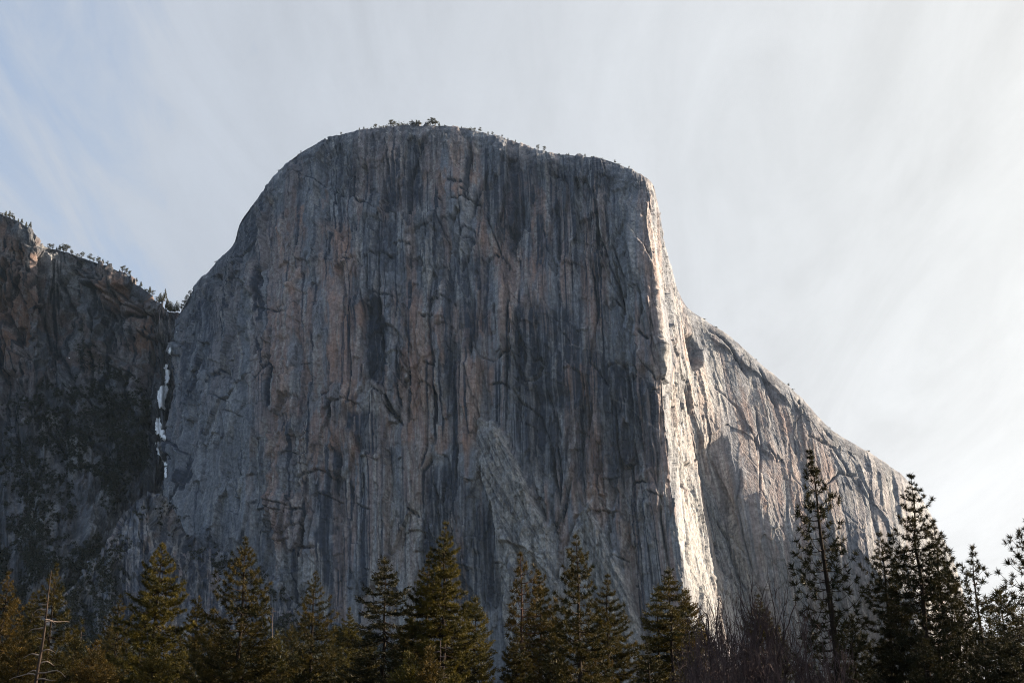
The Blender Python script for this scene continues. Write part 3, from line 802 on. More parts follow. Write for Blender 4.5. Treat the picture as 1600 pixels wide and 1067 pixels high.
# left cliff across the gully
left_tab = [
    ([(-260, 290), (-260, 600), (-260, 860), (-260, 1095)], (2480, 2400, 1800, 1350)),
    ([(-60, 330), (-60, 620), (-60, 860), (-60, 1095)], (2370, 2290, 1740, 1300)),
    ([(0, 334), (0, 620), (0, 860), (0, 1095)], (2340, 2260, 1740, 1300)),
    ([(35, 348), (33, 620), (32, 860), (30, 1095)], (2315, 2240, 1750, 1310)),
    ([(57, 368), (55, 620), (52, 860), (50, 1095)], (2300, 2230, 1760, 1320)),
    ([(62, 380), (62, 625), (60, 860), (58, 1095)], (2322, 2238, 1765, 1325)),
    ([(100, 392), (98, 630), (95, 860), (90, 1095)], (2352, 2224, 1780, 1350)),
    ([(130, 402), (126, 630), (120, 860), (115, 1095)], (2300, 2200, 1800, 1380)),
    ([(165, 415), (160, 635), (150, 860), (142, 1095)], (2260, 2180, 1830, 1430)),
    ([(200, 430), (195, 640), (182, 855), (170, 1095)], (2235, 2150, 1870, 1500)),
    ([(240, 458), (235, 640), (215, 850), (200, 1095)], (2210, 2130, 1910, 1600)),
    ([(250, 478), (248, 650), (240, 850), (230, 1095)], (2206, 2100, 1930, 1750)),
    ([(275, 486), (272, 660), (266, 850), (262, 1095)], (2204, 2095, 1985, 1880)),
    ([(320, 500), (320, 660), (320, 850), (320, 1095)], (2198, 2140, 2060, 1990)),
]
V, px, py, U, edge = massif(left_tab, 620, 1.3, rnd=14, rw=0.04)
Nn = normals(V); Z = V[..., 2]; um = U * .95
low = sst(560, 640, py)
p1, _ = plates(um, Z, 110, 60, 170, 9, 14, 9); p2, e2 = plates(um + Z * .1, Z, 120, 26, 80, 4.5, 8, 6)
p3, e3 = plates(um - Z * .15, Z, 130, 12, 32, 2.4, 4, 3.5); p4, e4 = plates(um, Z, 140, 5.5, 13, 1.2, 2, 1.6)
rd = 1 - np.abs(2 * fbm(um / 45, Z / 160, 181, 4, .55) - 1)
d = p1 * .9 + p2 + p3 + p4 + (rd - .5) * 30 + (fbm(um / 5, Z / 6, 199, 3) - .5) * 3.5
gul = fbm((um + Z * .3) / 60, Z / 120, 211, 4) - .5
d = d * edge + gul * 40 * low * edge * sst(250, 215, px) + sample('dep', px, py) * edge
V = V - Nn * d[..., None]
st = fbm(um / 5, Z / 120, 401, 4, .65); big = fbm(um / 70, Z / 90, 411, 4)
dark = np.maximum(np.clip(sample('dark', px, py), 0, 1), .8 * sst(.5, .65, st) * sst(.35, .55, big))
dark = np.maximum(dark, low * .55 * sst(.4, .6, fbm(um / 25, Z / 30, 421, 4)))
warm = np.clip(sample('warm', px, py) + .4 * sst(.54, .64, fbm(um / 22, Z / 50, 431, 4)), 0, 1) * (1 - .75 * low)
pale = np.clip(sample('pale', px, py) + .5 * sst(.52, .66, fbm(um / 9, Z / 14, 441, 4)), 0, 1)
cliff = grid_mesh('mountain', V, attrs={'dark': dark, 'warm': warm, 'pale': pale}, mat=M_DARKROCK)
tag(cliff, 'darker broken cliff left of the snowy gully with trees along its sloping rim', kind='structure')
left_V, left_px, left_py = V, px, py

# rocky spur at the foot of the gully
spur_tab = [
    ([(60, 960), (60, 1000), (60, 1050), (60, 1095)], (1420, 1400, 1370, 1340)),
    ([(120, 905), (120, 970), (120, 1030), (120, 1095)], (1500, 1470, 1420, 1350)),
    ([(160, 855), (158, 930), (156, 1010), (154, 1095)], (1560, 1510, 1440, 1360)),
    ([(190, 802), (192, 900), (192, 1000), (190, 1095)], (1610, 1550, 1460, 1370)),
    ([(240, 770), (235, 880), (230, 980), (225, 1095)], (1650, 1570, 1480, 1380)),
    ([(272, 795), (262, 890), (262, 990), (262, 1095)], (1680, 1590, 1490, 1390)),
    ([(300, 843), (300, 920), (300, 1010), (300, 1095)], (1670, 1590, 1500, 1400)),
    ([(350, 868), (350, 940), (350, 1020), (350, 1095)], (1650, 1590, 1500, 1400)),
    ([(420, 903), (420, 960), (420, 1030), (420, 1095)], (1620, 1570, 1500, 1420)),
    ([(470, 942), (470, 990), (470, 1040), (470, 1095)], (1600, 1550, 1500, 1430)),
    ([(530, 969), (530, 1010), (530, 1050), (530, 1095)], (1580, 1540, 1490, 1440)),
    ([(640, 1012), (640, 1040), (640, 1065), (640, 1095)], (1555, 1530, 1490, 1450)),
    ([(760, 1052), (760, 1065), (760, 1080), (760, 1095)], (1530, 1510, 1490, 1470)),
]
V, px, py, U, edge = massif(spur_tab, 260, 1.3, roll=16, rolld=160, rnd=18, rw=0.12)
Nn = normals(V); Z = V[..., 2]; um = U * .68
p1, _ = plates(um + Z * .2, Z, 510, 40, 70, 6, 9, 6); p2, _ = plates(um + Z * .2, Z, 520, 18, 34, 3.2, 5, 4)
p3, _ = plates(um, Z, 530, 8, 14, 1.5, 2.4, 2); p4, _ = plates(um, Z, 540, 3.8, 6, .8, 1.2, 1)
d = (p1 + p2 + p3 + p4 + (fbm(um / 4, Z / 4, 599, 3) - .5) * 2.5 + (1 - np.abs(2 * fbm(um / 30, Z / 60, 581, 4) - 1) - .5) * 12) * edge
V = V - Nn * d[..., None]
st = fbm(um / 4, Z / 60, 601, 4, .65)
dark = .3 + .6 * sst(.46, .62, st); dark = np.maximum(dark, .5 * sst(.45, .6, fbm(um / 20, Z / 20, 611, 4)))
warm = .5 * sst(.55, .68, fbm(um / 16, Z / 20, 621, 4)); pale = .6 * sst(.5, .62, fbm(um / 8, Z / 9, 631, 4))
spur = grid_mesh('hill', V, attrs={'dark': dark, 'warm': warm, 'pale': pale}, mat=M_ROCK)
tag(spur, 'dark rocky spur with bushes at the foot of the gully', kind='structure')
spur_V, spur_px, spur_py = V, px, py

# ------------------------------------------------------------------ valley floor, one sheet out to the horizon
gx = np.concatenate([-np.geomspace(30000, 1500, 14), np.linspace(-1400, 1400, 120), np.geomspace(1500, 30000, 14)])
gy = np.concatenate([-np.geomspace(30000, 400, 12), np.linspace(-300, 1800, 120), np.geomspace(1900, 40000, 16)])
YY, XX = np.meshgrid(gy, gx, indexing='ij')
def ground_z(x, y):
    k = sst(300, 1150, np.asarray(y, float))
    rise = 0.1085 * np.minimum(y, 1650) * k * sst(5000, 2500, np.abs(x))
    return rise + (fbm(np.asarray(x) / 40 + 500, np.asarray(y) / 40 + 500, 777, 3) - .5) * 1.2 * (1 + 4 * k)
GZ = ground_z(XX, YY) - sst(1700, 2600, YY) * 60 * (np.abs(XX) < 5000)
ground = grid_mesh('ground', np.stack([XX, YY, GZ], -1), mat=M_GROUND)
tag(ground, kind='structure')

# ------------------------------------------------------------------ snow left in the gully
sv, sf = [], []; base = 0
for Vx, qx, qy in ((left_V, left_px, left_py), (main_V, main_px, main_py)):
    ix, iy = project(Vx[..., 0], Vx[..., 1], Vx[..., 2])
    m = sample('snow', ix, iy) * (.6 + 1.0 * fbm(ix / 3.2, iy / 4.5, 881, 4)) > .62
    m[:45] = False
    fm = m[:-1, :-1] & m[1:, :-1] & m[1:, 1:] & m[:-1, 1:]
    r, c = Vx.shape[:2]; idx = np.arange(r * c).reshape(r, c)
    F = np.stack([idx[:-1, :-1], idx[1:, :-1], idx[1:, 1:], idx[:-1, 1:]], -1)[fm]
    if not len(F): continue
    used, inv = np.unique(F.reshape(-1), return_inverse=True)
    nn = normals(Vx).reshape(-1, 3)[used]
    sv.append(Vx.reshape(-1, 3)[used] + nn * 1.6 + np.array([0, -.6, .5])); sf.append(inv.reshape(-1, 4) + base); base += len(used)
if sv:
    snow = raw_mesh('snow', np.concatenate(sv), np.concatenate(sf), M_SNOW, True)
    tag(snow, 'old snow patches lying in the steep gully', kind='stuff')

# ------------------------------------------------------------------ foliage helpers
def rand_dirs(n, up=None):
    v = rng.normal(size=(n, 3)); v /= np.linalg.norm(v, axis=1, keepdims=True)
    return v

def templates(kind, count=6):
    out = []
    for _ in range(count):
        T = []
        if kind == 'needle':
            k = 24
            for i in range(k):
                th = math.acos(1 - random.random() * 1.35); ph = random.random() * 6.283
                dd = np.array([math.sin(th) * math.cos(ph), math.sin(th) * math.sin(ph), math.cos(th)])
                sdv = np.cross(dd, rng.normal(size=3)); sdv /= np.linalg.norm(sdv)
                ln = random.uniform(.7, 1.05)
                b = dd * .08 + np.array([0, 0, -random.random() * .5])
                T.append([b - sdv * .08, b + sdv * .08, b + dd * ln + np.array([0, 0, .1])])
        elif kind == 'spray':
            k = 18
            for i in range(k):
                p = np.array([random.uniform(-.55, .55), random.uniform(-.22, .22), random.uniform(-.8, .8)])
                dd = np.array([p[0] * 1.2, random.uniform(-.35, .35), random.uniform(.1, .9)]); dd /= np.linalg.norm(dd)
                sdv = np.cross(dd, rng.normal(size=3)); sdv /= np.linalg.norm(sdv)
                T.append([p - sdv * .13, p + sdv * .13, p + dd * random.uniform(.4, .65)])
        elif kind == 'blob':
            k = 22
            for i in range(k):
                n = rand_dirs(1)[0]; n[2] = abs(n[2]) if random.random() < .8 else n[2]
                p = n * random.uniform(.55, 1.0)
                a = np.cross(n, rng.normal(size=3)); a /= np.linalg.norm(a); b = np.cross(n, a) + n * random.uniform(-.6, .6)
                s = random.uniform(.22, .4)
                T.append([p - a * s, p + a * s, p + b * s * 1.5])
        out.append(np.array(T))
    return np.array(out)        # count,k,3,3

TEMPL = {k: templates(k) for k in ('needle', 'spray', 'blob')}

def scatter_tris(P, D, S, kind):
    """P positions, D directions, S sizes -> vertices, triangles"""
    n = len(P); T = TEMPL[kind]; k = T.shape[1]
    D = D / (np.linalg.norm(D, axis=1, keepdims=True) + 1e-9)
    r = rng.normal(size=(n, 3)); a = np.cross(D, r); a /= np.linalg.norm(a, axis=1, keepdims=True) + 1e-9
    if kind == 'spray':     # flat sprays keep their plane level
        up = np.array([0, 0, 1.0]); a = np.cross(D, up) + r * .15; a /= np.linalg.norm(a, axis=1, keepdims=True) + 1e-9
    b = np.cross(D, a)
    R = np.stack([a, b, D], 1)                       # rows are local axes
    t = T[rng.integers(0, len(T), n)].reshape(n, k * 3, 3)
    v = np.einsum('nij,njk->nik', t, R) * S[:, None, None] + P[:, None, :]
    F = np.arange(n * k * 3).reshape(-1, 3)
    return v.reshape(-1, 3), F

def tubes(paths, sides=4):
    """paths: list of (points n x 3, radii n) -> vertices, quads"""
    vs, fs = [], []; base = 0
    ang = np.arange(sides) * 2 * math.pi / sides
    ca, sa = np.cos(ang), np.sin(ang)
    for P, R in paths:
        P = np.asarray(P, float); n = len(P)
        T = np.gradient(P, axis=0); T /= np.linalg.norm(T, axis=1, keepdims=True) + 1e-9
        ref = np.array([0, 0, 1.0]) if abs(T[0, 2]) < .8 else np.array([1.0, 0, 0])
        A = np.cross(T, ref); A /= np.linalg.norm(A, axis=1, keepdims=True) + 1e-9
        B = np.cross(T, A)
        v = P[:, None] + (A[:, None] * ca[None, :, None] + B[:, None] * sa[None, :, None]) * np.asarray(R)[:, None, None]
        vs.append(v.reshape(-1, 3))
        i = np.arange(n - 1)[:, None] * sides + np.arange(sides)[None] + base
        j = np.arange(n - 1)[:, None] * sides + (np.arange(sides) + 1)[None] % sides + base
        fs.append(np.stack([i, j, j + sides, i + sides], -1).reshape(-1, 4))
        base += n * sides
    return np.concatenate(vs), np.concatenate(fs)

def empty(name, loc):
    o = bpy.data.objects.new(name, None); C.objects.link(o); o.location = loc; o.empty_display_size = 1
    return o

STYLES = {
    # open long-needled pine, tufts at the ends of upswept limbs
    'open':  dict(gap=.70, n=(4, 6), e0=-.05, curve=.95, kind='needle', ts=.50, sub=.36, dens=.8, gapy=.10, rise=.55),
    'pine':  dict(gap=.66, n=(5, 7), e0=-.08, curve=.7, kind='needle', ts=.37, sub=.42, dens=2.0, gapy=.13, rise=.5),
    'dense': dict(gap=.60, n=(5, 8), e0=-.16, curve=.5, kind='needle', ts=.34, sub=.42, dens=3.0, gapy=.08, rise=.45),
    'fir':   dict(gap=.80, n=(5, 7), e0=-.25, curve=.22, kind='spray', ts=.42, sub=.34, dens=2.8, gapy=.06, rise=.6),
    'cedar': dict(gap=.55, n=(5, 8), e0=.1, curve=.4, kind='spray', ts=.34, sub=.5, dens=3.0, gapy=.10, rise=.5),
}

def conifer(name, label, cat, group, px, py, Y, wpx, dpx, style, leaf, bark, seed, lean=0.0, power=.75, maxw=1.25, flag=None, bare=0):
    """px, py: where its top stands in the photograph; half width wpx at dpx below the top; Y: its distance"""
    random.seed(seed); S = STYLES[style]
    tx, ty, H = world(px, py, Y)
    mp = Y / FPX / (cP + .0)                      # metres per photo pixel there
    bx = tx - lean * H
    z0 = float(ground_z(np.array([bx]), np.array([Y]))[0]) - .3
    Hh = H - z0
    root = empty(name, (bx, Y, z0)); tag(root, label, cat, group)
    w = wpx * mp; dd = dpx * mp
    zvis = 0.112 * Y - z0 - 1.5
    r0 = .012 * Hh + .06
    wob = [(random.uniform(-.12, .12), random.uniform(-.12, .12)) for _ in range(12)]
    def axis(z):
        f = z / Hh; i = min(10, int(f * 11)); q = f * 11 - i
        q = q * q * (3 - 2 * q)
        return np.array([lean * z + (wob[i][0] * (1 - q) + wob[i + 1][0] * q), (wob[i][1] * (1 - q) + wob[i + 1][1] * q), z])
    zs = np.linspace(0, Hh, 26)
    limbs = [(np.array([axis(z) for z in zs]), np.maximum(.025, r0 * (1 - zs / Hh) ** .85))]
    tp, td, tsz = [], [], []
    z = Hh - .25
    lob = [random.uniform(.75, 1.2) for _ in range(40)]
    tp.append(axis(Hh - .05)); td.append((0, 0, 1)); tsz.append(S['ts'])
    while z > Hh * .18:
        dn = Hh - z
        far = z < zvis
        R = w * min(maxw, (dn / dd) ** power) * min(1, .35 + .26 * dn) * (1 if not far else .95)
        nb = random.randint(*S['n'])
        if dn < 1.5: nb = max(3, nb - 2)
        if far: nb = 4
        ph0 = random.random() * 6.28
        for k in range(nb):
            if random.random() < S['gapy']: continue
            ph = ph0 + k * 6.283 / nb + random.uniform(-.35, .35)
            sect = int((ph % 6.283) / 6.283 * 5) + 5 * (int(dn / 1.7) % 8)
            L = R * lob[sect % 40] * random.uniform(.7, 1.12)
            if flag is not None: L *= 1 + .45 * math.cos(ph - flag)
            L = max(.22, L)
            e = S['e0'] + S['rise'] * math.exp(-dn / (.5 * dd + 2)) + random.uniform(-.12, .12)
            dirh = np.array([math.cos(ph), math.sin(ph), 0])
            n = 5
            q = np.linspace(0, 1, n)
            sidev = np.array([-math.sin(ph), math.cos(ph), 0]) * random.uniform(-.12, .12)
            P0 = axis(z + random.uniform(-.07, .07))
            sag = -S['curve'] * .25 if style == 'fir' else 0
            zz = (math.tan(e) * q + S['curve'] * .38 * q ** 2.2 - .12 * np.sin(q * 3.14) + sag * q * (1 - q)) * L
            P = P0 + dirh * (q * L)[:, None] + sidev * (q ** 2 * L)[:, None]
            P[:, 2] += zz
            rb = .018 + .011 * L
            limbs.append((P, rb * (1 - .8 * q) + .004))
            dend = P[-1] - P[-2]
            if bare and dn > bare and random.random() < .5: continue
            tf_ = min(1.0, .55 + .11 * dn) if S['kind'] == 'needle' else 1.0
            tp.append(P[-1]); td.append(dend); tsz.append(tf_ * S['ts'] * random.uniform(.85, 1.15))
            step_ = .34 / S['dens'] * (2.6 if far else 1)
            start = .18 if dn < 2 else (.32 if style in ('open',) else .2)
            m_ = max(1, int(L * (1 - start) / step_))
            for j in range(m_):
                f = start + (1 - start) * (j + random.random()) / m_
                i = min(n - 2, int(f * (n - 1))); g = f * (n - 1) - i
                B = P[i] * (1 - g) + P[i + 1] * g
                sl = S['sub'] * L * (1 - f * .65) * random.uniform(.25, 1.0)
                sl = min(sl, 1.5)
                sgn = random.choice((-1, 1))
                sd = dirh * random.uniform(.5, .9) + np.array([-math.sin(ph), math.cos(ph), 0]) * sgn * random.uniform(.4, 1.0)
                sd[2] = random.uniform(-.1, .4) if style != 'fir' else random.uniform(-.22, .05)
                sd /= np.linalg.norm(sd)
                E = B + sd * sl
                if sl > .5 and not far and random.random() < .4:
                    limbs.append((np.array([B, (B + E) / 2 + np.array([0, 0, -.03]), E]), np.array([.014, .011, .006])))
                tp.append(E); td.append(sd + np.array([0, 0, .5 if style != 'fir' else .05])); tsz.append(tf_ * S['ts'] * random.uniform(.7, 1.1) * (1.8 if far else 1))
                if sl > .55 and style != 'open':
                    tp.append((B + E) / 2); td.append(sd); tsz.append(S['ts'] * random.uniform(.6, 1.0))
        z -= S['gap'] * random.uniform(.75, 1.25) * (1 if dn > 2 else .7) * (3.0 if far else 1)
    tv, tf = tubes(limbs[:1], 8)
    lv, lf = tubes(limbs[1:], 3)
    raw_mesh('trunk', np.concatenate([tv, lv]), np.concatenate([tf, lf + len(tv)]), bark, True, root)
    cv, cf = scatter_tris(np.array(tp), np.array(td, float), np.array(tsz), S['kind'])
    raw_mesh('crown', cv, cf, leaf, False, root)
    return root

G_FRONT = 'conifers standing in front of the cliff'
trees = [
    # px, py, Y, wpx, dpx, style, leaf, bark, label, extra
    (14, 893, 150, 40, 100, 'pine', M_RUST, M_BARK, 'rusty green pine at the left edge of the trees, left of the silver snag', {}),
    (90, 881, 135, 38, 100, 'pine', M_GREEN, M_BARK, 'olive pine directly behind the silver branched snag', {}),
    (54, 925, 165, 30, 80, 'dense', M_GREEN, M_BARK, 'smaller pine between the edge pine and the silver snag', {}),
    (150, 1002, 140, 32, 50, 'cedar', M_RUST, M_BARK, 'low round rusty brown conifer right of the silver snag', {}),
    (188, 930, 190, 26, 80, 'pine', M_GREEN, M_BARK, 'narrow olive pine in front of the dark forested slope', {}),
    (252, 848, 130, 40, 100, 'dense', M_GOLD, M_BARK, 'tall golden lit pine in front of the rocky spur', {'power': .55}),
    (311, 932, 175, 26, 70, 'dense', M_GREEN, M_BARK, 'slim pine between the two tallest pines on the left', {}),
    (385, 839, 125, 58, 140, 'pine', M_GREEN, M_BARK, 'broad pine with a bare lower trunk right of the rocky spur', {'power': .7}),
    (432, 985, 190, 22, 60, 'dense', M_GOLD, M_BARK, 'short golden conifer beside the broken pale pole', {}),
    (457, 975, 240, 18, 60, 'cedar', M_GREEN, M_BARK, 'small dim green conifer left of the straight mid-height pine', {}),
    (492, 893, 150, 33, 90, 'pine', M_GREEN, M_BARK, 'straight symmetrical pine in front of the pale foot of the wall', {'power': .65}),
    (546, 949, 190, 32, 90, 'dense', M_GOLD, M_BARK, 'brownish conifer just left of the dark layered fir', {}),
    (603, 874, 125, 46, 80, 'fir', M_DEEP, M_BARK, 'dark fir with separate layered drooping boughs', {}),
    (644, 962, 140, 26, 70, 'cedar', M_YELLOW, M_BARK, 'yellow green conifer right of the dark layered fir', {}),
    (695, 815, 120, 44, 130, 'dense', M_GOLD, M_BARK, 'tallest golden pine in the middle of the tree row', {'power': .8}),
    (668, 866, 122, 30, 80, 'dense', M_GREEN, M_BARK, 'pine crowding the left side of the tallest middle pine', {}),
    (742, 935, 145, 27, 60, 'cedar', M_GOLD, M_BARK, 'round topped conifer right of the tallest middle pine', {'power': .5}),
    (813, 864, 135, 28, 70, 'open', M_RUST, M_REDBARK, 'reddish trunked pine whose top leans to the right', {'flag': 0.0, 'lean': -.02}),
    (844, 893, 140, 30, 80, 'dense', M_GREEN, M_BARK, 'dark pointed pine between the leaning topped pine and the club topped pine', {}),
    (902, 836, 115, 44, 120, 'pine', M_GREEN, M_BARK, 'tufted pine with a club shaped leader in the middle right', {'power': .7}),
    (948, 897, 135, 38, 100, 'dense', M_GREEN, M_BARK, 'smooth sided conifer right of the club topped pine', {}),
    (1045, 890, 140, 34, 60, 'fir', M_GREEN, M_BARK, 'neat cone shaped fir left of the bare twiggy trees', {'power': .8}),
    (1026, 918, 142, 24, 60, 'fir', M_GOLD, M_BARK, 'lower fir on the left flank of the neat cone shaped fir', {}),
    (1072, 922, 150, 26, 70, 'cedar', M_RUST, M_BARK, 'thin rusty conifer between the cone shaped fir and the bare trees', {}),
    (1186, 928, 165, 30, 70, 'dense', M_GREEN, M_BARK, 'dim conifer rising behind the bare twiggy trees', {}),
    (1265, 704, 105, 42, 170, 'open', M_DEEP, M_BARK, 'tall sparse pine with see-through crown in front of the shoulder', {'power': .85, 'lean': -.055}),
    (1376, 832, 112, 34, 80, 'pine', M_DEEP, M_BARK, 'dark pine left of the tallest pine on the right', {}),
    (1421, 741, 105, 43, 130, 'pine', M_DEEP, M_BARK, 'tallest dark pine on the right overlapping the skyline', {'power': .7}),
    (1458, 812, 108, 48, 150, 'pine', M_DEEP, M_BARK, 'dark pine crowding the right side of the tallest right pine', {}),
    (1518, 855, 110, 42, 110, 'open', M_DEEP, M_BARK, 'sparse dark pine against the sky right of the cliff foot', {}),
    (1603, 812, 105, 50, 110, 'open', M_DEEP, M_BARK, 'open pine cut by the right edge of the view', {'power': .6}),
    (1562, 922, 120, 40, 60, 'cedar', M_GREEN, M_BARK, 'bushy lower tree between the two rightmost open pines', {'power': .5}),
    (34, 985, 120, 32, 60, 'cedar', M_RUST, M_BARK, 'low brown conifer left of the silver snag base', {}),
    (118, 985, 150, 26, 60, 'cedar', M_GREEN, M_BARK, 'low olive conifer on the right flank of the pine behind the snag', {}),
    (222, 965, 150, 30, 80, 'pine', M_DEEP, M_BARK, 'shaded pine on the left flank of the golden lit pine', {}),
    (283, 985, 150, 26, 60, 'dense', M_GREEN, M_BARK, 'low shaded conifer on the right flank of the golden lit pine', {}),
    (345, 965, 140, 28, 70, 'pine', M_DEEP, M_BARK, 'low dark pine on the left flank of the broad pine', {}),
    (575, 985, 150, 28, 60, 'dense', M_GREEN, M_BARK, 'low conifer under the left boughs of the dark layered fir', {}),
    (520, 1000, 170, 24, 50, 'dense', M_GREEN, M_BARK, 'low conifer right of the straight symmetrical pine', {}),
    (640, 1020, 110, 26, 50, 'cedar', M_GOLD, M_BARK, 'lowest golden conifer between layered fir and tallest middle pine', {}),
    (720, 985, 130, 26, 70, 'dense', M_DEEP, M_BARK, 'shaded conifer below the tallest middle pine on its right', {}),
    (872, 975, 130, 28, 80, 'dense', M_DEEP, M_BARK, 'low dark conifer left of the club topped pine', {}),
    (928, 990, 120, 30, 80, 'pine', M_RUST, M_BARK, 'low rusty pine right of the club topped pine', {}),
    (1100, 985, 150, 30, 70, 'cedar', M_RUST, M_BARK, 'low rusty conifer behind the leftmost bare tree', {}),
    (1215, 975, 155, 30, 70, 'dense', M_DEEP, M_BARK, 'low dark conifer behind the middle bare trees', {}),
    (1330, 960, 130, 40, 80, 'dense', M_DEEP, M_BARK, 'dark low conifer between the sparse pine and the right pines', {}),
    (1490, 905, 112, 36, 110, 'pine', M_DEEP, M_BARK, 'shaded pine filling the gap left of the sparse sky pine', {}),
    (1400, 935, 108, 40, 90, 'dense', M_DEEP, M_BARK, 'dark conifer under the left side of the tallest right pine', {}),
    (1548, 985, 100, 50, 60, 'dense', M_DEEP, M_BARK, 'dark low conifer below the sparse sky pine', {}),
    (1592, 965, 98, 50, 60, 'dense', M_DEEP, M_BARK, 'darkest low conifer in the bottom right corner', {}),
    (172, 978, 205, 18, 60, 'dense', M_GREEN, M_BARK, 'thin young conifer touching the left side of the narrow olive pine', {'power': .6}),
    (243, 1008, 115, 26, 50, 'cedar', M_YELLOW, M_BARK, 'yellowish low conifer at the foot of the golden lit pine', {}),
    (405, 1000, 135, 24, 60, 'dense', M_GREEN, M_BARK, 'low green conifer tucked under the right boughs of the broad pine', {}),
    (474, 1008, 150, 20, 50, 'cedar', M_GOLD, M_BARK, 'small golden conifer under the straight symmetrical pine', {}),
    (562, 1020, 130, 26, 50, 'cedar', M_GREEN, M_BARK, 'low green conifer below the brownish conifer', {}),
    (612, 1005, 118, 26, 60, 'pine', M_DEEP, M_BARK, 'dark low pine at the foot of the layered fir', {}),
    (674, 1012, 108, 24, 50, 'cedar', M_RUST, M_BARK, 'low rusty conifer left of the pinkish dead sapling', {}),
    (808, 980, 128, 26, 70, 'dense', M_GREEN, M_BARK, 'low conifer below the pine whose top leans right', {}),
    (1012, 1000, 125, 24, 60, 'dense', M_DEEP, M_BARK, 'low dark conifer left of the foot of the cone shaped fir', {}),
    (1440, 985, 100, 34, 70, 'dense', M_DEEP, M_BARK, 'low dark conifer between the feet of the two tallest right pines', {}),
]
for i, (x, y, Y, w, dp, sty, leaf, bark, lab, ex) in enumerate(trees):
    nm = {'fir': 'fir_tree', 'cedar': 'cedar_tree'}.get(sty, 'pine_tree')
    conifer(nm, lab, {'fir': 'fir tree', 'cedar': 'cedar tree'}.get(sty, 'pine tree'), G_FRONT, x, y, Y, w, dp, sty, leaf, bark, 100 + i, **ex)

# ------------------------------------------------------------------ dead trees
def dead_tree(label, px, py, Y, basepx, r, boughs, mat, seed, name='dead_tree'):
    """boughs: (fraction of the pixel drop 0..1, side -1/1, length px, droop)"""
    random.seed(seed)
    tx, _, H = world(px, py, Y)
    bxv, _, bz = world(basepx, 1067, Y)
    k = (bxv - tx) / (bz - H)
    z0 = float(ground_z(np.array([tx]), np.array([Y]))[0]) - .3
    x0 = tx + k * (z0 - H)
    root = empty(name, (x0, Y, z0)); tag(root, label, 'dead tree')
    zs = np.linspace(0, H - z0, 24)
    P = np.stack([k * zs + .05 * np.sin(zs * .9), .05 * np.cos(zs * .7), zs], -1)
    v, f = tubes([(P, r * (1 - .93 * (zs / zs[-1])) + .012)], 8)
    raw_mesh('trunk', v, f, mat, True, root)
    mp = Y / FPX / cP
    for (yy, sd, ln, dr) in boughs:
        _, _, zz = world(px, yy, Y); zz -= z0
        L = ln * mp
        q = np.linspace(0, 1, 7)
        ph = random.uniform(-.5, .5)
        B = np.array([k * zz, 0, zz]); L *= 1.25
        Q = B + np.stack([sd * L * q * math.cos(ph), L * q * math.sin(ph), L * (.30 * q * dr - .45 * dr * q ** 2.4) + L * .04 * np.sin(q * 7 + yy)], -1)
        v, f = tubes([(Q, .055 * (1 - .75 * q))], 5)
        raw_mesh('branch', v, f, M_DULL if mat is M_DULL else M_SILVER, True, root)
    return root

dead_tree('silver dead snag with bare curved boughs standing in front of the left pines', 81, 891, 92, 57, .25,
    [(944, -1, 9, .3), (952, -1, 16, .9), (963, -1, 15, .5), (969, 1, 28, .2), (971, 1, 12, 1.0), (982, -1, 23, 1.0), (997, -1, 6, -1.2), (1016, 1, 17, .6),
     (1022, -1, 26, .4), (1035, 1, 17, .9), (1048, -1, 16, .5), (1052, 1, 40, .9), (1056, -1, 32, 1.1), (1062, 1, 25, .4)], M_GREYBARK, 5)
dead_tree('broken pale pole of a dead tree above the short golden conifer', 427, 950, 200, 423, .2, [(955, 1, 5, .4)], M_DULL, 6)
dead_tree('thin grey dead tree in front of the dark forested slope', 127, 985, 230, 122, .16,
    [(992, 1, 8, -.6), (1000, -1, 6, .4), (1012, 1, 6, .4), (1020, -1, 7, .5), (1036, 1, 6, .8)], M_DULL, 8)
dead_tree('slender pinkish dead sapling in front of the tallest middle pine', 688, 1000, 110, 686, .06,
    [(1012, 1, 7, .5), (1018, -1, 7, .5), (1026, 1, 9, .6), (1033, -1, 9, .5), (1042, 1, 11, .4), (1050, -1, 11, .6), (1058, 1, 12, .4)], M_DULL, 9)

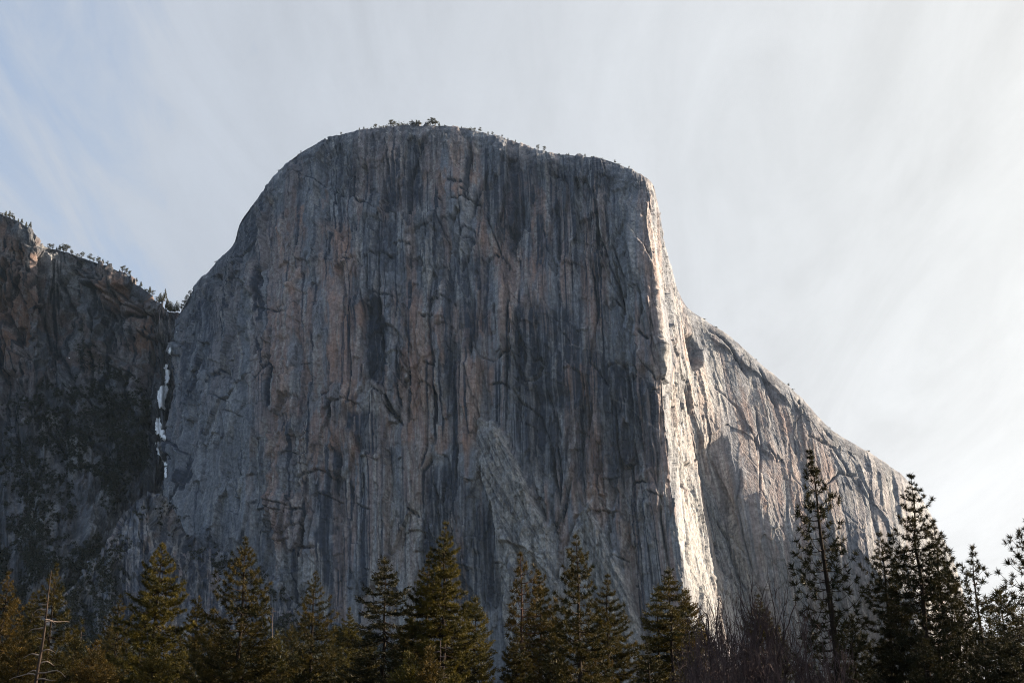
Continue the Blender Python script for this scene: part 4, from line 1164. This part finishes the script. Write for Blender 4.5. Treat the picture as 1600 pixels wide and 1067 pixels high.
# ------------------------------------------------------------------ bare deciduous trees
def bare_tree(label, px, py, Y, wpx, seed):
    random.seed(seed)
    tx, _, H = world(px, py, Y)
    z0 = float(ground_z(np.array([tx]), np.array([Y]))[0]) - .2
    Hh = H - z0; mp = Y / FPX / cP
    root = empty('bare_tree', (tx, Y, z0)); tag(root, label, 'bare tree', 'leafless trees right of the middle')
    trunk, twigs = [], []
    reach = wpx * mp
    def grow(p, d, L, r, lev):
        n = 5; P = [p]; dd = d.copy()
        for i in range(n - 1):
            dd = dd + rng.normal(size=3) * (.10 + .05 * lev) + np.array([0, 0, .05])
            dd /= np.linalg.norm(dd); P.append(P[-1] + dd * L / (n - 1))
        P = np.array(P)
        end = r * (.68 if lev < 3 else .6 if lev < 6 else .3)
        (trunk if lev < 2 else twigs).append((P, np.linspace(r, end, n)))
        if lev >= 6 or P[-1][2] < 0: return
        k = (2, 3, 3, 3, 3, 2)[lev] + (random.random() < .3)
        for j in range(k):
            f = 1.0 if j == 0 else random.uniform(.3, .95)
            i = min(n - 2, int(f * (n - 1))); g = f * (n - 1) - i
            B = P[i] * (1 - g) + P[i + 1] * g
            side = np.cross(dd, rng.normal(size=3)); side /= np.linalg.norm(side) + 1e-9
            a = random.uniform(.12, .3) if j == 0 else random.uniform(.45, .95)
            nd = dd * math.cos(a) + side * math.sin(a); nd[2] += .12; nd /= np.linalg.norm(nd)
            grow(B, nd, L * random.uniform(.55, .82), max(.013, r * (.62 if j == 0 else .48)), lev + 1)
    for s_ in range(2):
        a = random.uniform(-.16, .16)
        grow(np.array([random.uniform(-.4, .4), random.uniform(-.4, .4), 0.0]), np.array([a, random.uniform(-.15, .15), 1.0]), Hh * .33, .017 * Hh, 0)
    # scale so that the highest twig ends where the photograph shows it and it spreads as wide
    allp = np.concatenate([p for p, r in trunk + twigs])
    hi = np.percentile(allp[:, 2], 99.6) * 1.02; sx = reach / (np.percentile(np.abs(allp[:, 0]), 96) + 1e-6)
    sx = min(1.5, max(.5, sx)); sz = Hh / hi
    sc = np.array([sx, sx, sz])
    v, f = tubes([(p * sc, r) for p, r in trunk], 7); raw_mesh('trunk', v, f, M_GREYBARK, True, root)
    v, f = tubes([(p * sc, r) for p, r in twigs], 3); raw_mesh('branches', v, f, M_TWIG, False, root)

for i, (x, y, Y, w, lab) in enumerate([
    (1122, 925, 105, 42, 'bare forked tree in front of the foot of the sunlit prow'),
    (1143, 905, 112, 45, 'tallest leafless tree just right of the sunlit prow'),
    (1085, 958, 100, 38, 'leafless tree overlapping the thin rusty conifer'),
    (1188, 912, 108, 44, 'leafless tree with dense twigs in front of the dim conifer'),
    (1228, 905, 112, 46, 'pinkish twigged bare tree left of the tall sparse pine'),
    (1262, 950, 100, 40, 'bare tree at the foot of the tall sparse pine'),
    (1165, 985, 90, 44, 'low tangled bare tree in front of the other leafless trees'),
    (1058, 1000, 92, 36, 'low bare tree in front of the neat cone shaped fir'),
    (1300, 985, 96, 40, 'low bare tree right of the foot of the tall sparse pine'),
    (1215, 1000, 88, 40, 'lowest bare tree below the pinkish twigged one'),
    (1112, 1005, 86, 40, 'low bare tree below the forked one'),
]):
    bare_tree(lab, x, y, Y, w, 300 + i)

# ------------------------------------------------------------------ small trees along the rims
def rim_proto(kind, seed):
    random.seed(seed)
    root = empty({'cone': 'pine_tree', 'flat': 'pine_tree', 'bush': 'shrub'}[kind], (0, 0, 0))
    P, D, S = [], [], []; limbs = []
    if kind == 'cone':
        limbs.append((np.array([[0, 0, -.1], [.01, 0, .5], [0, 0, 1.0]]), np.array([.022, .014, .004])))
        for z in np.linspace(.22, .98, 15):
            R = .21 * (1 - z) ** .7 + .015
            for k in range(max(2, int(9 * (1 - z) + 2))):
                a = random.random() * 6.28; r = R * random.uniform(.5, 1.15)
                P.append((math.cos(a) * r, math.sin(a) * r, z + random.uniform(-.03, .03))); D.append((math.cos(a), math.sin(a), .3)); S.append(.055 + .03 * (1 - z))
    elif kind == 'flat':
        limbs.append((np.array([[0, 0, -.1], [.04, 0, .35], [.0, .03, .8]]), np.array([.035, .024, .01])))
        for k in range(13):
            a = random.random() * 6.28; z = random.uniform(.28, .92); r = random.uniform(.12, .4) * (1.15 - z * .5)
            c = np.array([math.cos(a) * r, math.sin(a) * r, z + .08])
            limbs.append((np.array([[0.01, 0, z - .15], c * .6 + np.array([0, 0, .3 * z]), c]), np.array([.016, .012, .006])))
            for j in range(11):
                q = c + rng.normal(size=3) * np.array([.085, .085, .055]); P.append(q); D.append(q - c + np.array([0, 0, .05])); S.append(random.uniform(.04, .07))
    else:
        limbs.append((np.array([[0, 0, -.2], [.05, 0, .2], [.0, .03, .5]]), np.array([.04, .03, .01])))
        for k in range(50):
            q = rng.normal(size=3) * np.array([.3, .3, .18]); q[2] = abs(q[2]) + .12; P.append(q); D.append(q); S.append(random.uniform(.08, .15))
    v, f = tubes(limbs, 4); raw_mesh('trunk', v, f, M_BARK, True, root)
    v, f = scatter_tris(np.array(P), np.array(D, float), np.array(S), 'blob'); raw_mesh('crown', v, f, M_RIM, False, root)
    return root

protos = {k: [rim_proto(k, s) for s in ss] for k, ss in (('cone', (1, 2, 3)), ('flat', (4, 5, 6)), ('bush', (7, 8)))}
used_proto = set()
def place(kind, loc, h, label, group, cat=None, wide=1.0):
    p = random.choice(protos[kind])
    if p.name in used_proto:
        r = p.copy(); C.objects.link(r)
        for ch in p.children:
            c = ch.copy(); C.objects.link(c); c.parent = r
    else:
        r = p; used_proto.add(p.name)
    r.location = loc; r.scale = (h * wide, h * wide, h); r.rotation_euler = (random.uniform(-.06, .06), random.uniform(-.06, .06), random.random() * 6.28)
    tag(r, label, cat or ('shrub' if kind == 'bush' else 'pine tree'), group)
    return r

def skyline(Vx):
    ix, iy = project(Vx[..., 0], Vx[..., 1], Vx[..., 2])
    ix = ix.reshape(-1); iy = iy.reshape(-1); f = Vx.reshape(-1, 3)
    key = np.floor(ix).astype(int)
    o = np.lexsort((iy, key)); k = key[o]
    first = np.concatenate([[True], k[1:] != k[:-1]])
    return {int(a): f[i] for a, i in zip(k[first], o[first])}
sky_main = skyline(main_V); sky_left = skyline(left_V); sky_spur = skyline(spur_V)

def at_rim(skyl, px):
    for dlt in (0, 1, -1, 2, -2, 3, -3):
        if int(px) + dlt in skyl: return skyl[int(px) + dlt]
random.seed(77)
def rim_row(skyl, items, label, group, wide=1.0):
    for it in items:
        x, hpx, kind = it[:3]
        p = at_rim(skyl, x)
        if p is None: continue
        h = hpx * p[1] / FPX * (.92 if skyl is sky_left else 1.08)
        place(kind, (p[0], p[1] + 1.0, p[2] - h * .06), h, label, group, wide=wide)

rim_row(sky_left, [(7, 13, 'cone'), (13, 14, 'cone'), (18, 11, 'flat'), (21, 9, 'cone'), (1, 8, 'bush')], 'dark pine in the tight cluster on the highest left point of the left cliff', 'pines on the top left point')
rim_row(sky_left, [(28, 9, 'cone'), (33, 11, 'cone'), (40, 11, 'cone'), (46, 13, 'cone')], 'small separate pine on the rounded left end of the left cliff', 'separate pines on the left end')
rim_row(sky_left, [(76, 10, 'flat'), (81, 10, 'flat'), (88, 7, 'cone'), (92, 13, 'cone'), (99, 17, 'flat'), (103, 16, 'flat'), (110, 10, 'flat')], 'pine above the small sunlit rocks of the left cliff', 'pines above the sunlit rocks')
rim_row(sky_left, [(120, 8, 'bush'), (127, 13, 'flat'), (139, 13, 'flat'), (145, 9, 'flat'), (153, 13, 'flat'), (160, 11, 'cone'), (166, 8, 'flat')], 'spreading pine on the middle of the left cliff rim', 'pines on the middle rim of the left cliff')
rim_row(sky_left, [(186, 7, 'cone'), (191, 13, 'flat'), (197, 11, 'flat'), (201, 11, 'flat'), (213, 9, 'cone'), (219, 12, 'cone'), (227, 7, 'bush'), (233, 15, 'cone'), (238, 10, 'flat'), (243, 8, 'flat')], 'pine on the lower right part of the left cliff rim', 'pines on the lower rim of the left cliff')
rim_row(sky_left, [(247, 18, 'cone'), (250, 22, 'cone'), (254, 19, 'cone'), (257, 22, 'cone'), (260, 22, 'cone'), (263, 24, 'cone'), (266, 21, 'cone'), (269, 20, 'cone'), (252, 17, 'cone'), (274, 24, 'cone'), (272, 18, 'cone'), (278, 20, 'cone'), (265, 24, 'cone'), (259, 22, 'cone')], 'dark conifer packed in the notch at the head of the snowy gully', 'conifers in the notch', wide=.62)
rim_row(sky_main, [(286, 12, 'flat'), (291, 11, 'flat'), (296, 8, 'flat'), (283, 10, 'flat'), (337, 4, 'bush')], 'small pine on the lowest left shoulder of the monolith just right of the notch', 'pines right of the notch')
rim_row(sky_main, [(434, 3, 'bush'), (466, 3, 'bush'), (470, 4, 'flat'), (532, 5, 'flat'), (561, 5, 'cone'), (568, 6, 'cone'), (574, 4, 'bush')], 'tiny shrub or tree on the curving upper left rim of the monolith', 'tiny trees on the upper left rim')
rim_row(sky_main, [(585, 9, 'flat'), (594, 6, 'bush'), (603, 8, 'bush'), (609, 12, 'flat'), (615, 12, 'flat'), (621, 9, 'bush'), (629, 7, 'bush'), (598, 5, 'cone'), (580, 5, 'bush'), (635, 6, 'bush')], 'tiny round crowned tree on the summit left of the boulders', 'summit trees left of the boulders')
rim_row(sky_main, [(643, 11, 'flat'), (650, 13, 'cone'), (655, 10, 'flat'), (667, 8, 'bush')], 'tiny tree growing among the summit boulders', 'trees among the summit boulders')
rim_row(sky_main, [(671, 13, 'flat'), (675, 13, 'flat'), (680, 13, 'flat'), (686, 8, 'cone'), (694, 4, 'bush')], 'tiny tree on the summit just right of the boulders', 'summit trees right of the boulders')
rim_row(sky_main, [(721, 5, 'cone'), (731, 6, 'bush'), (735, 7, 'bush'), (741, 7, 'flat'), (749, 8, 'flat'), (762, 5, 'flat'), (769, 6, 'flat'), (784, 5, 'flat'), (793, 5, 'cone'), (805, 5, 'cone')], 'tiny tree on the gently falling rim between summit and dip', 'trees on the falling rim')
rim_row(sky_main, [(840, 8, 'flat'), (850, 8, 'flat'), (851, 4, 'bush'), (873, 4, 'bush'), (885, 4, 'bush'), (888, 5, 'cone'), (906, 4, 'bush'), (914, 5, 'flat'), (924, 5, 'bush'), (939, 4, 'bush'), (961, 6, 'flat'), (966, 5, 'bush'), (983, 4, 'flat')], 'tiny tree on the flat right half of the rim before the prow', 'trees on the right half of the rim')
rim_row(sky_main, [(1100, 4, 'bush'), (1118, 4, 'bush'), (1181, 3, 'bush'), (1232, 5, 'flat'), (1238, 4, 'bush'), (1357, 4, 'bush'), (1296, 3, 'bush')], 'tiny shrub or tree on the long sloping right skyline', 'tiny plants on the right skyline')

# summit boulders
def boulder(px, wpx, hpx, label, seed, n=5):
    p = at_rim(sky_main, px); s = p[1] / FPX
    rr = np.random.default_rng(seed); vs, fs = [], []; base = 0
    for k in range(n):
        g = np.linspace(-1, 1, 7)
        bw = wpx * s * rr.uniform(.12, .26); bh = hpx * s * rr.uniform(.18, .38)
        off = np.array([rr.uniform(-.5, .5) * wpx * s * .9, rr.uniform(-2, 2), (k / n) * hpx * s * .6 * rr.uniform(.6, 1.2)])
        dirs = [(0, 1, 2), (1, 2, 0), (2, 0, 1)]
        for (a, b, c) in dirs:
            for sg in (-1, 1):
                A, B = np.meshgrid(g, g, indexing='ij'); P = np.zeros((7, 7, 3)); P[..., a] = A; P[..., b] = B; P[..., c] = sg
                Q = P / (np.linalg.norm(P, axis=-1, keepdims=True)) * .45 + P * .55
                Q = Q + .12 * np.sin(Q[..., [1, 2, 0]] * 3 + seed + k * 2)
                Q = Q * np.array([bw, bw * .8, bh]) + off
                idx = np.arange(49).reshape(7, 7) + base
                f = np.stack([idx[:-1, :-1], idx[1:, :-1], idx[1:, 1:], idx[:-1, 1:]], -1).reshape(-1, 4)
                if sg < 0: f = f[:, ::-1]
                vs.append(Q.reshape(-1, 3)); fs.append(f); base += 49
    o = raw_mesh('boulder', np.concatenate(vs), np.concatenate(fs), M_ROCK, False)
    o.location = (p[0], p[1] + 2, p[2] - hpx * s * .05)
    for k in ('dark', 'warm', 'pale'):
        at = o.data.attributes.new(k, 'FLOAT', 'POINT')
        at.data.foreach_set('value', np.full(len(o.data.vertices), {'dark': .45, 'warm': .3, 'pale': .15}[k], np.float32))
    tag(o, label, 'boulder', 'summit boulders')
boulder(649, 17, 11, 'wide stack of granite blocks on the highest part of the summit', 3, 16)
boulder(663, 7, 10, 'narrow upright stack of blocks right of the wide summit stack', 4, 6)

# ------------------------------------------------------------------ brush on the dark slopes, forest at the foot
def brush(name, srcs, count, smin, smax, label, thr=.2):
    P, S = [], []
    for Vx, scale in srcs:
        ix, iy = project(Vx[..., 0], Vx[..., 1], Vx[..., 2])
        wv = sample('veg', ix, iy) * (1 - sample('snow', ix, iy))
        wv *= sst(.38, .52, fbm(ix / 24, iy / 15, 831, 5) + .10 * (wv > .9) * (iy > 640))
        wv[wv < thr] = 0
        wv = wv.reshape(-1); n = int(count * scale)
        if wv.sum() == 0: continue
        c = np.cumsum(wv); i = np.searchsorted(c, rng.random(n) * c[-1])
        s = rng.uniform(smin, smax, n) ** 1.0
        p = Vx.reshape(-1, 3)[np.clip(i, 0, len(wv) - 1)] + rng.normal(size=(n, 3)) * 1.5
        p[:, 2] += s * .25; p[:, 1] -= s * .2
        P.append(p); S.append(s)
    P = np.concatenate(P); S = np.concatenate(S)
    D = np.tile(np.array([0, -.3, 1.0]), (len(P), 1)) + rng.normal(size=(len(P), 3)) * .2
    v, f = scatter_tris(P, D, S, 'blob')
    o = raw_mesh(name, v, f, M_FAR, False); tag(o, label, kind='stuff')
brush('undergrowth', [(left_V, 1.0)], 24000, 1.6, 3.6, 'dark oak scrub covering the slopes under the left cliff')
brush('undergrowth', [(spur_V, 1.0)], 5000, 1.6, 3.6, 'dark bushes on the rocky spur')
# dark forest at the foot of the slope, behind the front trees
random.seed(500)
P, D, S = [], [], []; limbs = []
for k in range(260):
    Y = random.uniform(420, 900); pxx = random.uniform(-40, 1560)
    top = 1030 + (0 if pxx < 720 else 25) - (25 if pxx < 560 else 0) + random.uniform(-22, 30)
    if 745 < pxx < 800 or 960 < pxx < 1010: top += 35
    x, _, H = world(pxx, top, Y)
    z0 = float(ground_z(np.array([x]), np.array([Y]))[0])
    h = H - z0
    if h < 6: continue
    h = min(h, 45); z0 = H - h
    limbs.append((np.array([[x, Y, z0 - 3], [x, Y, H]]), np.array([.5, .08])))
    for z in np.linspace(.15, 1.0, 20):
        R = (h * .16) * (1 - z) ** .75 + .3
        for j in range(int(10 * (1 - z) + 2)):
            a = random.random() * 6.28; r = R * random.uniform(.4, 1.1)
            P.append((x + math.cos(a) * r, Y + math.sin(a) * r, z0 + z * h)); D.append((math.cos(a), math.sin(a), .2)); S.append(1.0 + .9 * (1 - z))
v, f = scatter_tris(np.array(P), np.array(D, float), np.array(S), 'blob')
v2, f2 = tubes(limbs, 4)
f2t = np.concatenate([f2[:, [0, 1, 2]], f2[:, [0, 2, 3]]])
forest = raw_mesh('forest', np.concatenate([v, v2]), np.concatenate([f, f2t + len(v)]), M_FAR, False)
tag(forest, 'dark conifer wood at the foot of the slopes behind the front trees', kind='stuff')

# ------------------------------------------------------------------ air
m, nt, out = new_mat('valley_air')
pv = nt.nodes.new('ShaderNodeVolumePrincipled'); pv.inputs['Color'].default_value = (.6, .8, 1.0, 1); pv.inputs['Density'].default_value = 0.000007
pv.inputs['Anisotropy'].default_value = .35
nt.links.new(pv.outputs[0], out.inputs['Volume'])
hx = np.array([(x, y, z) for x in (-2600, 2600) for y in (-600, 3600) for z in (-90, 1700)], float)
hf = np.array([(0, 1, 3, 2), (4, 6, 7, 5), (0, 4, 5, 1), (2, 3, 7, 6), (0, 2, 6, 4), (1, 5, 7, 3)])
haze = raw_mesh('haze', hx, hf, m); tag(haze, 'thin blue valley air', kind='stuff')

# ------------------------------------------------------------------ light
SUN_AZ, SUN_EL = math.radians(75), math.radians(18)      # azimuth to the right of the view direction
sdir = Vector((math.sin(SUN_AZ) * math.cos(SUN_EL), math.cos(SUN_AZ) * math.cos(SUN_EL), math.sin(SUN_EL)))
sun = bpy.data.objects.new('sun', bpy.data.lights.new('sun', 'SUN')); C.objects.link(sun)
sun.data.energy = 5.0; sun.data.angle = math.radians(.53); sun.data.color = (1.0, .80, .58)
sun.rotation_euler = sdir.to_track_quat('Z', 'Y').to_euler()
sun.location = (300, 0, 200)

w = bpy.data.worlds.new("World"); scn.world = w; w.use_nodes = True
nt = w.node_tree; nt.nodes.clear()
out = nt.nodes.new('ShaderNodeOutputWorld'); bg = nt.nodes.new('ShaderNodeBackground'); bg.inputs[1].default_value = 0.08
sky = nt.nodes.new('ShaderNodeTexSky'); sky.sky_type = 'NISHITA'; sky.sun_disc = False
sky.sun_elevation = SUN_EL; sky.sun_rotation = SUN_AZ; sky.air_density = 1.0; sky.dust_density = .6; sky.ozone_density = 2.2
tc = nt.nodes.new('ShaderNodeTexCoord'); g = tc.outputs['Generated']
sep = nt.nodes.new('ShaderNodeSeparateXYZ'); nt.links.new(g, sep.inputs[0])
# thin high cloud on a plane overhead: direction divided by its height
dz = math_(nt, 'ADD', math_(nt, 'MAXIMUM', sep.outputs[2], 0.0), 0.12)
cx = math_(nt, 'DIVIDE', sep.outputs[0], dz); cy = math_(nt, 'DIVIDE', sep.outputs[1], dz)
cmb = nt.nodes.new('ShaderNodeCombineXYZ'); nt.links.new(cx, cmb.inputs[0]); nt.links.new(cy, cmb.inputs[1])
rot = nt.nodes.new('ShaderNodeMapping'); rot.inputs['Rotation'].default_value = (0, 0, math.radians(14)); rot.inputs['Scale'].default_value = (1.9, .6, 1)
nt.links.new(cmb.outputs[0], rot.inputs[0])
c1 = nt.nodes.new('ShaderNodeTexNoise'); c1.inputs['Scale'].default_value = 1.5; c1.inputs['Detail'].default_value = 9; c1.inputs['Roughness'].default_value = .6; c1.inputs['Distortion'].default_value = .7
nt.links.new(rot.outputs[0], c1.inputs[0])
c2 = nt.nodes.new('ShaderNodeTexNoise'); c2.inputs['Scale'].default_value = .8; c2.inputs['Detail'].default_value = 3
nt.links.new(cmb.outputs[0], c2.inputs[0])
dt = nt.nodes.new('ShaderNodeVectorMath'); dt.operation = 'DOT_PRODUCT'; nt.links.new(g, dt.inputs[0]); dt.inputs[1].default_value = tuple(sdir)
sunny = dt.outputs['Value']
front = math_(nt, 'ADD', sunny, math_(nt, 'MULTIPLY', sep.outputs[1], .35))
cov = math_(nt, 'ADD', math_(nt, 'MULTIPLY', ramp(nt, front, .24, .7), 1.25), math_(nt, 'MULTIPLY', ramp(nt, c2.outputs[0], .35, .65), .42))
c3 = nt.nodes.new('ShaderNodeTexNoise'); c3.inputs['Scale'].default_value = 4.5; c3.inputs['Detail'].default_value = 8; c3.inputs['Roughness'].default_value = .62; c3.inputs['Distortion'].default_value = 1.2
rot2 = nt.nodes.new('ShaderNodeMapping'); rot2.inputs['Rotation'].default_value = (0, 0, math.radians(-12)); rot2.inputs['Scale'].default_value = (1.6, .35, 1)
nt.links.new(cmb.outputs[0], rot2.inputs[0]); nt.links.new(rot2.outputs[0], c3.inputs[0])
cov = math_(nt, 'ADD', cov, math_(nt, 'MULTIPLY', ramp(nt, front, .42, .62), .9))
cov = math_(nt, 'ADD', cov, math_(nt, 'MULTIPLY', ramp(nt, c3.outputs[0], .38, .66), .62))
cm = math_(nt, 'ADD', math_(nt, 'MULTIPLY', ramp(nt, c1.outputs[0], .36, .68), .55), math_(nt, 'MULTIPLY', cov, .6), True)
fwd = math_(nt, 'POWER', ramp(nt, sunny, 0.0, 1.0), 1.35)
ccol = mixc(nt, fwd, (1.66, 1.86, 2.18), (3.75, 3.68, 3.5))
vary = nt.nodes.new('ShaderNodeVectorMath'); vary.operation = 'SCALE'; nt.links.new(ccol, vary.inputs[0])
nt.links.new(math_(nt, 'ADD', math_(nt, 'MULTIPLY', math_(nt, 'ADD', ramp(nt, c1.outputs[0], .3, .7), math_(nt, 'MULTIPLY', ramp(nt, c3.outputs[0], .35, .7), .6)),   .17), .87), vary.inputs['Scale'])
skc = mixc(nt, cm, sky.outputs[0], vary.outputs[0])
hz = math_(nt, 'MULTIPLY', math_(nt, 'POWER', math_(nt, 'SUBTRACT', 1.0, math_(nt, 'MAXIMUM', sep.outputs[2], 0.0)), 5.0), math_(nt, 'MULTIPLY', ramp(nt, front, .45, .85), 1.5))
hcol = nt.nodes.new('ShaderNodeVectorMath'); hcol.operation = 'SCALE'; hcol.inputs[0].default_value = (1.0, .93, .84); nt.links.new(hz, hcol.inputs['Scale'])
skc = mixc(nt, 1.0, skc, hcol.outputs[0], 'ADD')
aur = math_(nt, 'MULTIPLY', math_(nt, 'POWER', math_(nt, 'MAXIMUM', sunny, 0.0), 10.0), 11.0)
acol = nt.nodes.new('ShaderNodeVectorMath'); acol.operation = 'SCALE'; acol.inputs[0].default_value = (1.0, .88, .74); nt.links.new(aur, acol.inputs['Scale'])
skc = mixc(nt, 1.0, skc, acol.outputs[0], 'ADD')
nt.links.new(skc, bg.inputs[0]); nt.links.new(bg.outputs[0], out.inputs[0])

scn.view_settings.view_transform = 'Standard'; scn.view_settings.look = 'None'
scn.view_settings.exposure = 1.85; scn.view_settings.gamma = 1.0
scn.render.film_transparent = False
scn.cycles.denoiser = 'OPENIMAGEDENOISE'; scn.cycles.denoising_input_passes = 'RGB_ALBEDO_NORMAL'
scn.cycles.denoising_prefilter = 'NONE'; scn.cycles.filter_width = 1.05
scn.cycles.max_bounces = 4; scn.cycles.diffuse_bounces = 2; scn.cycles.glossy_bounces = 1; scn.cycles.transmission_bounces = 2
scn.cycles.use_denoising = True
scn.render.use_persistent_data = False
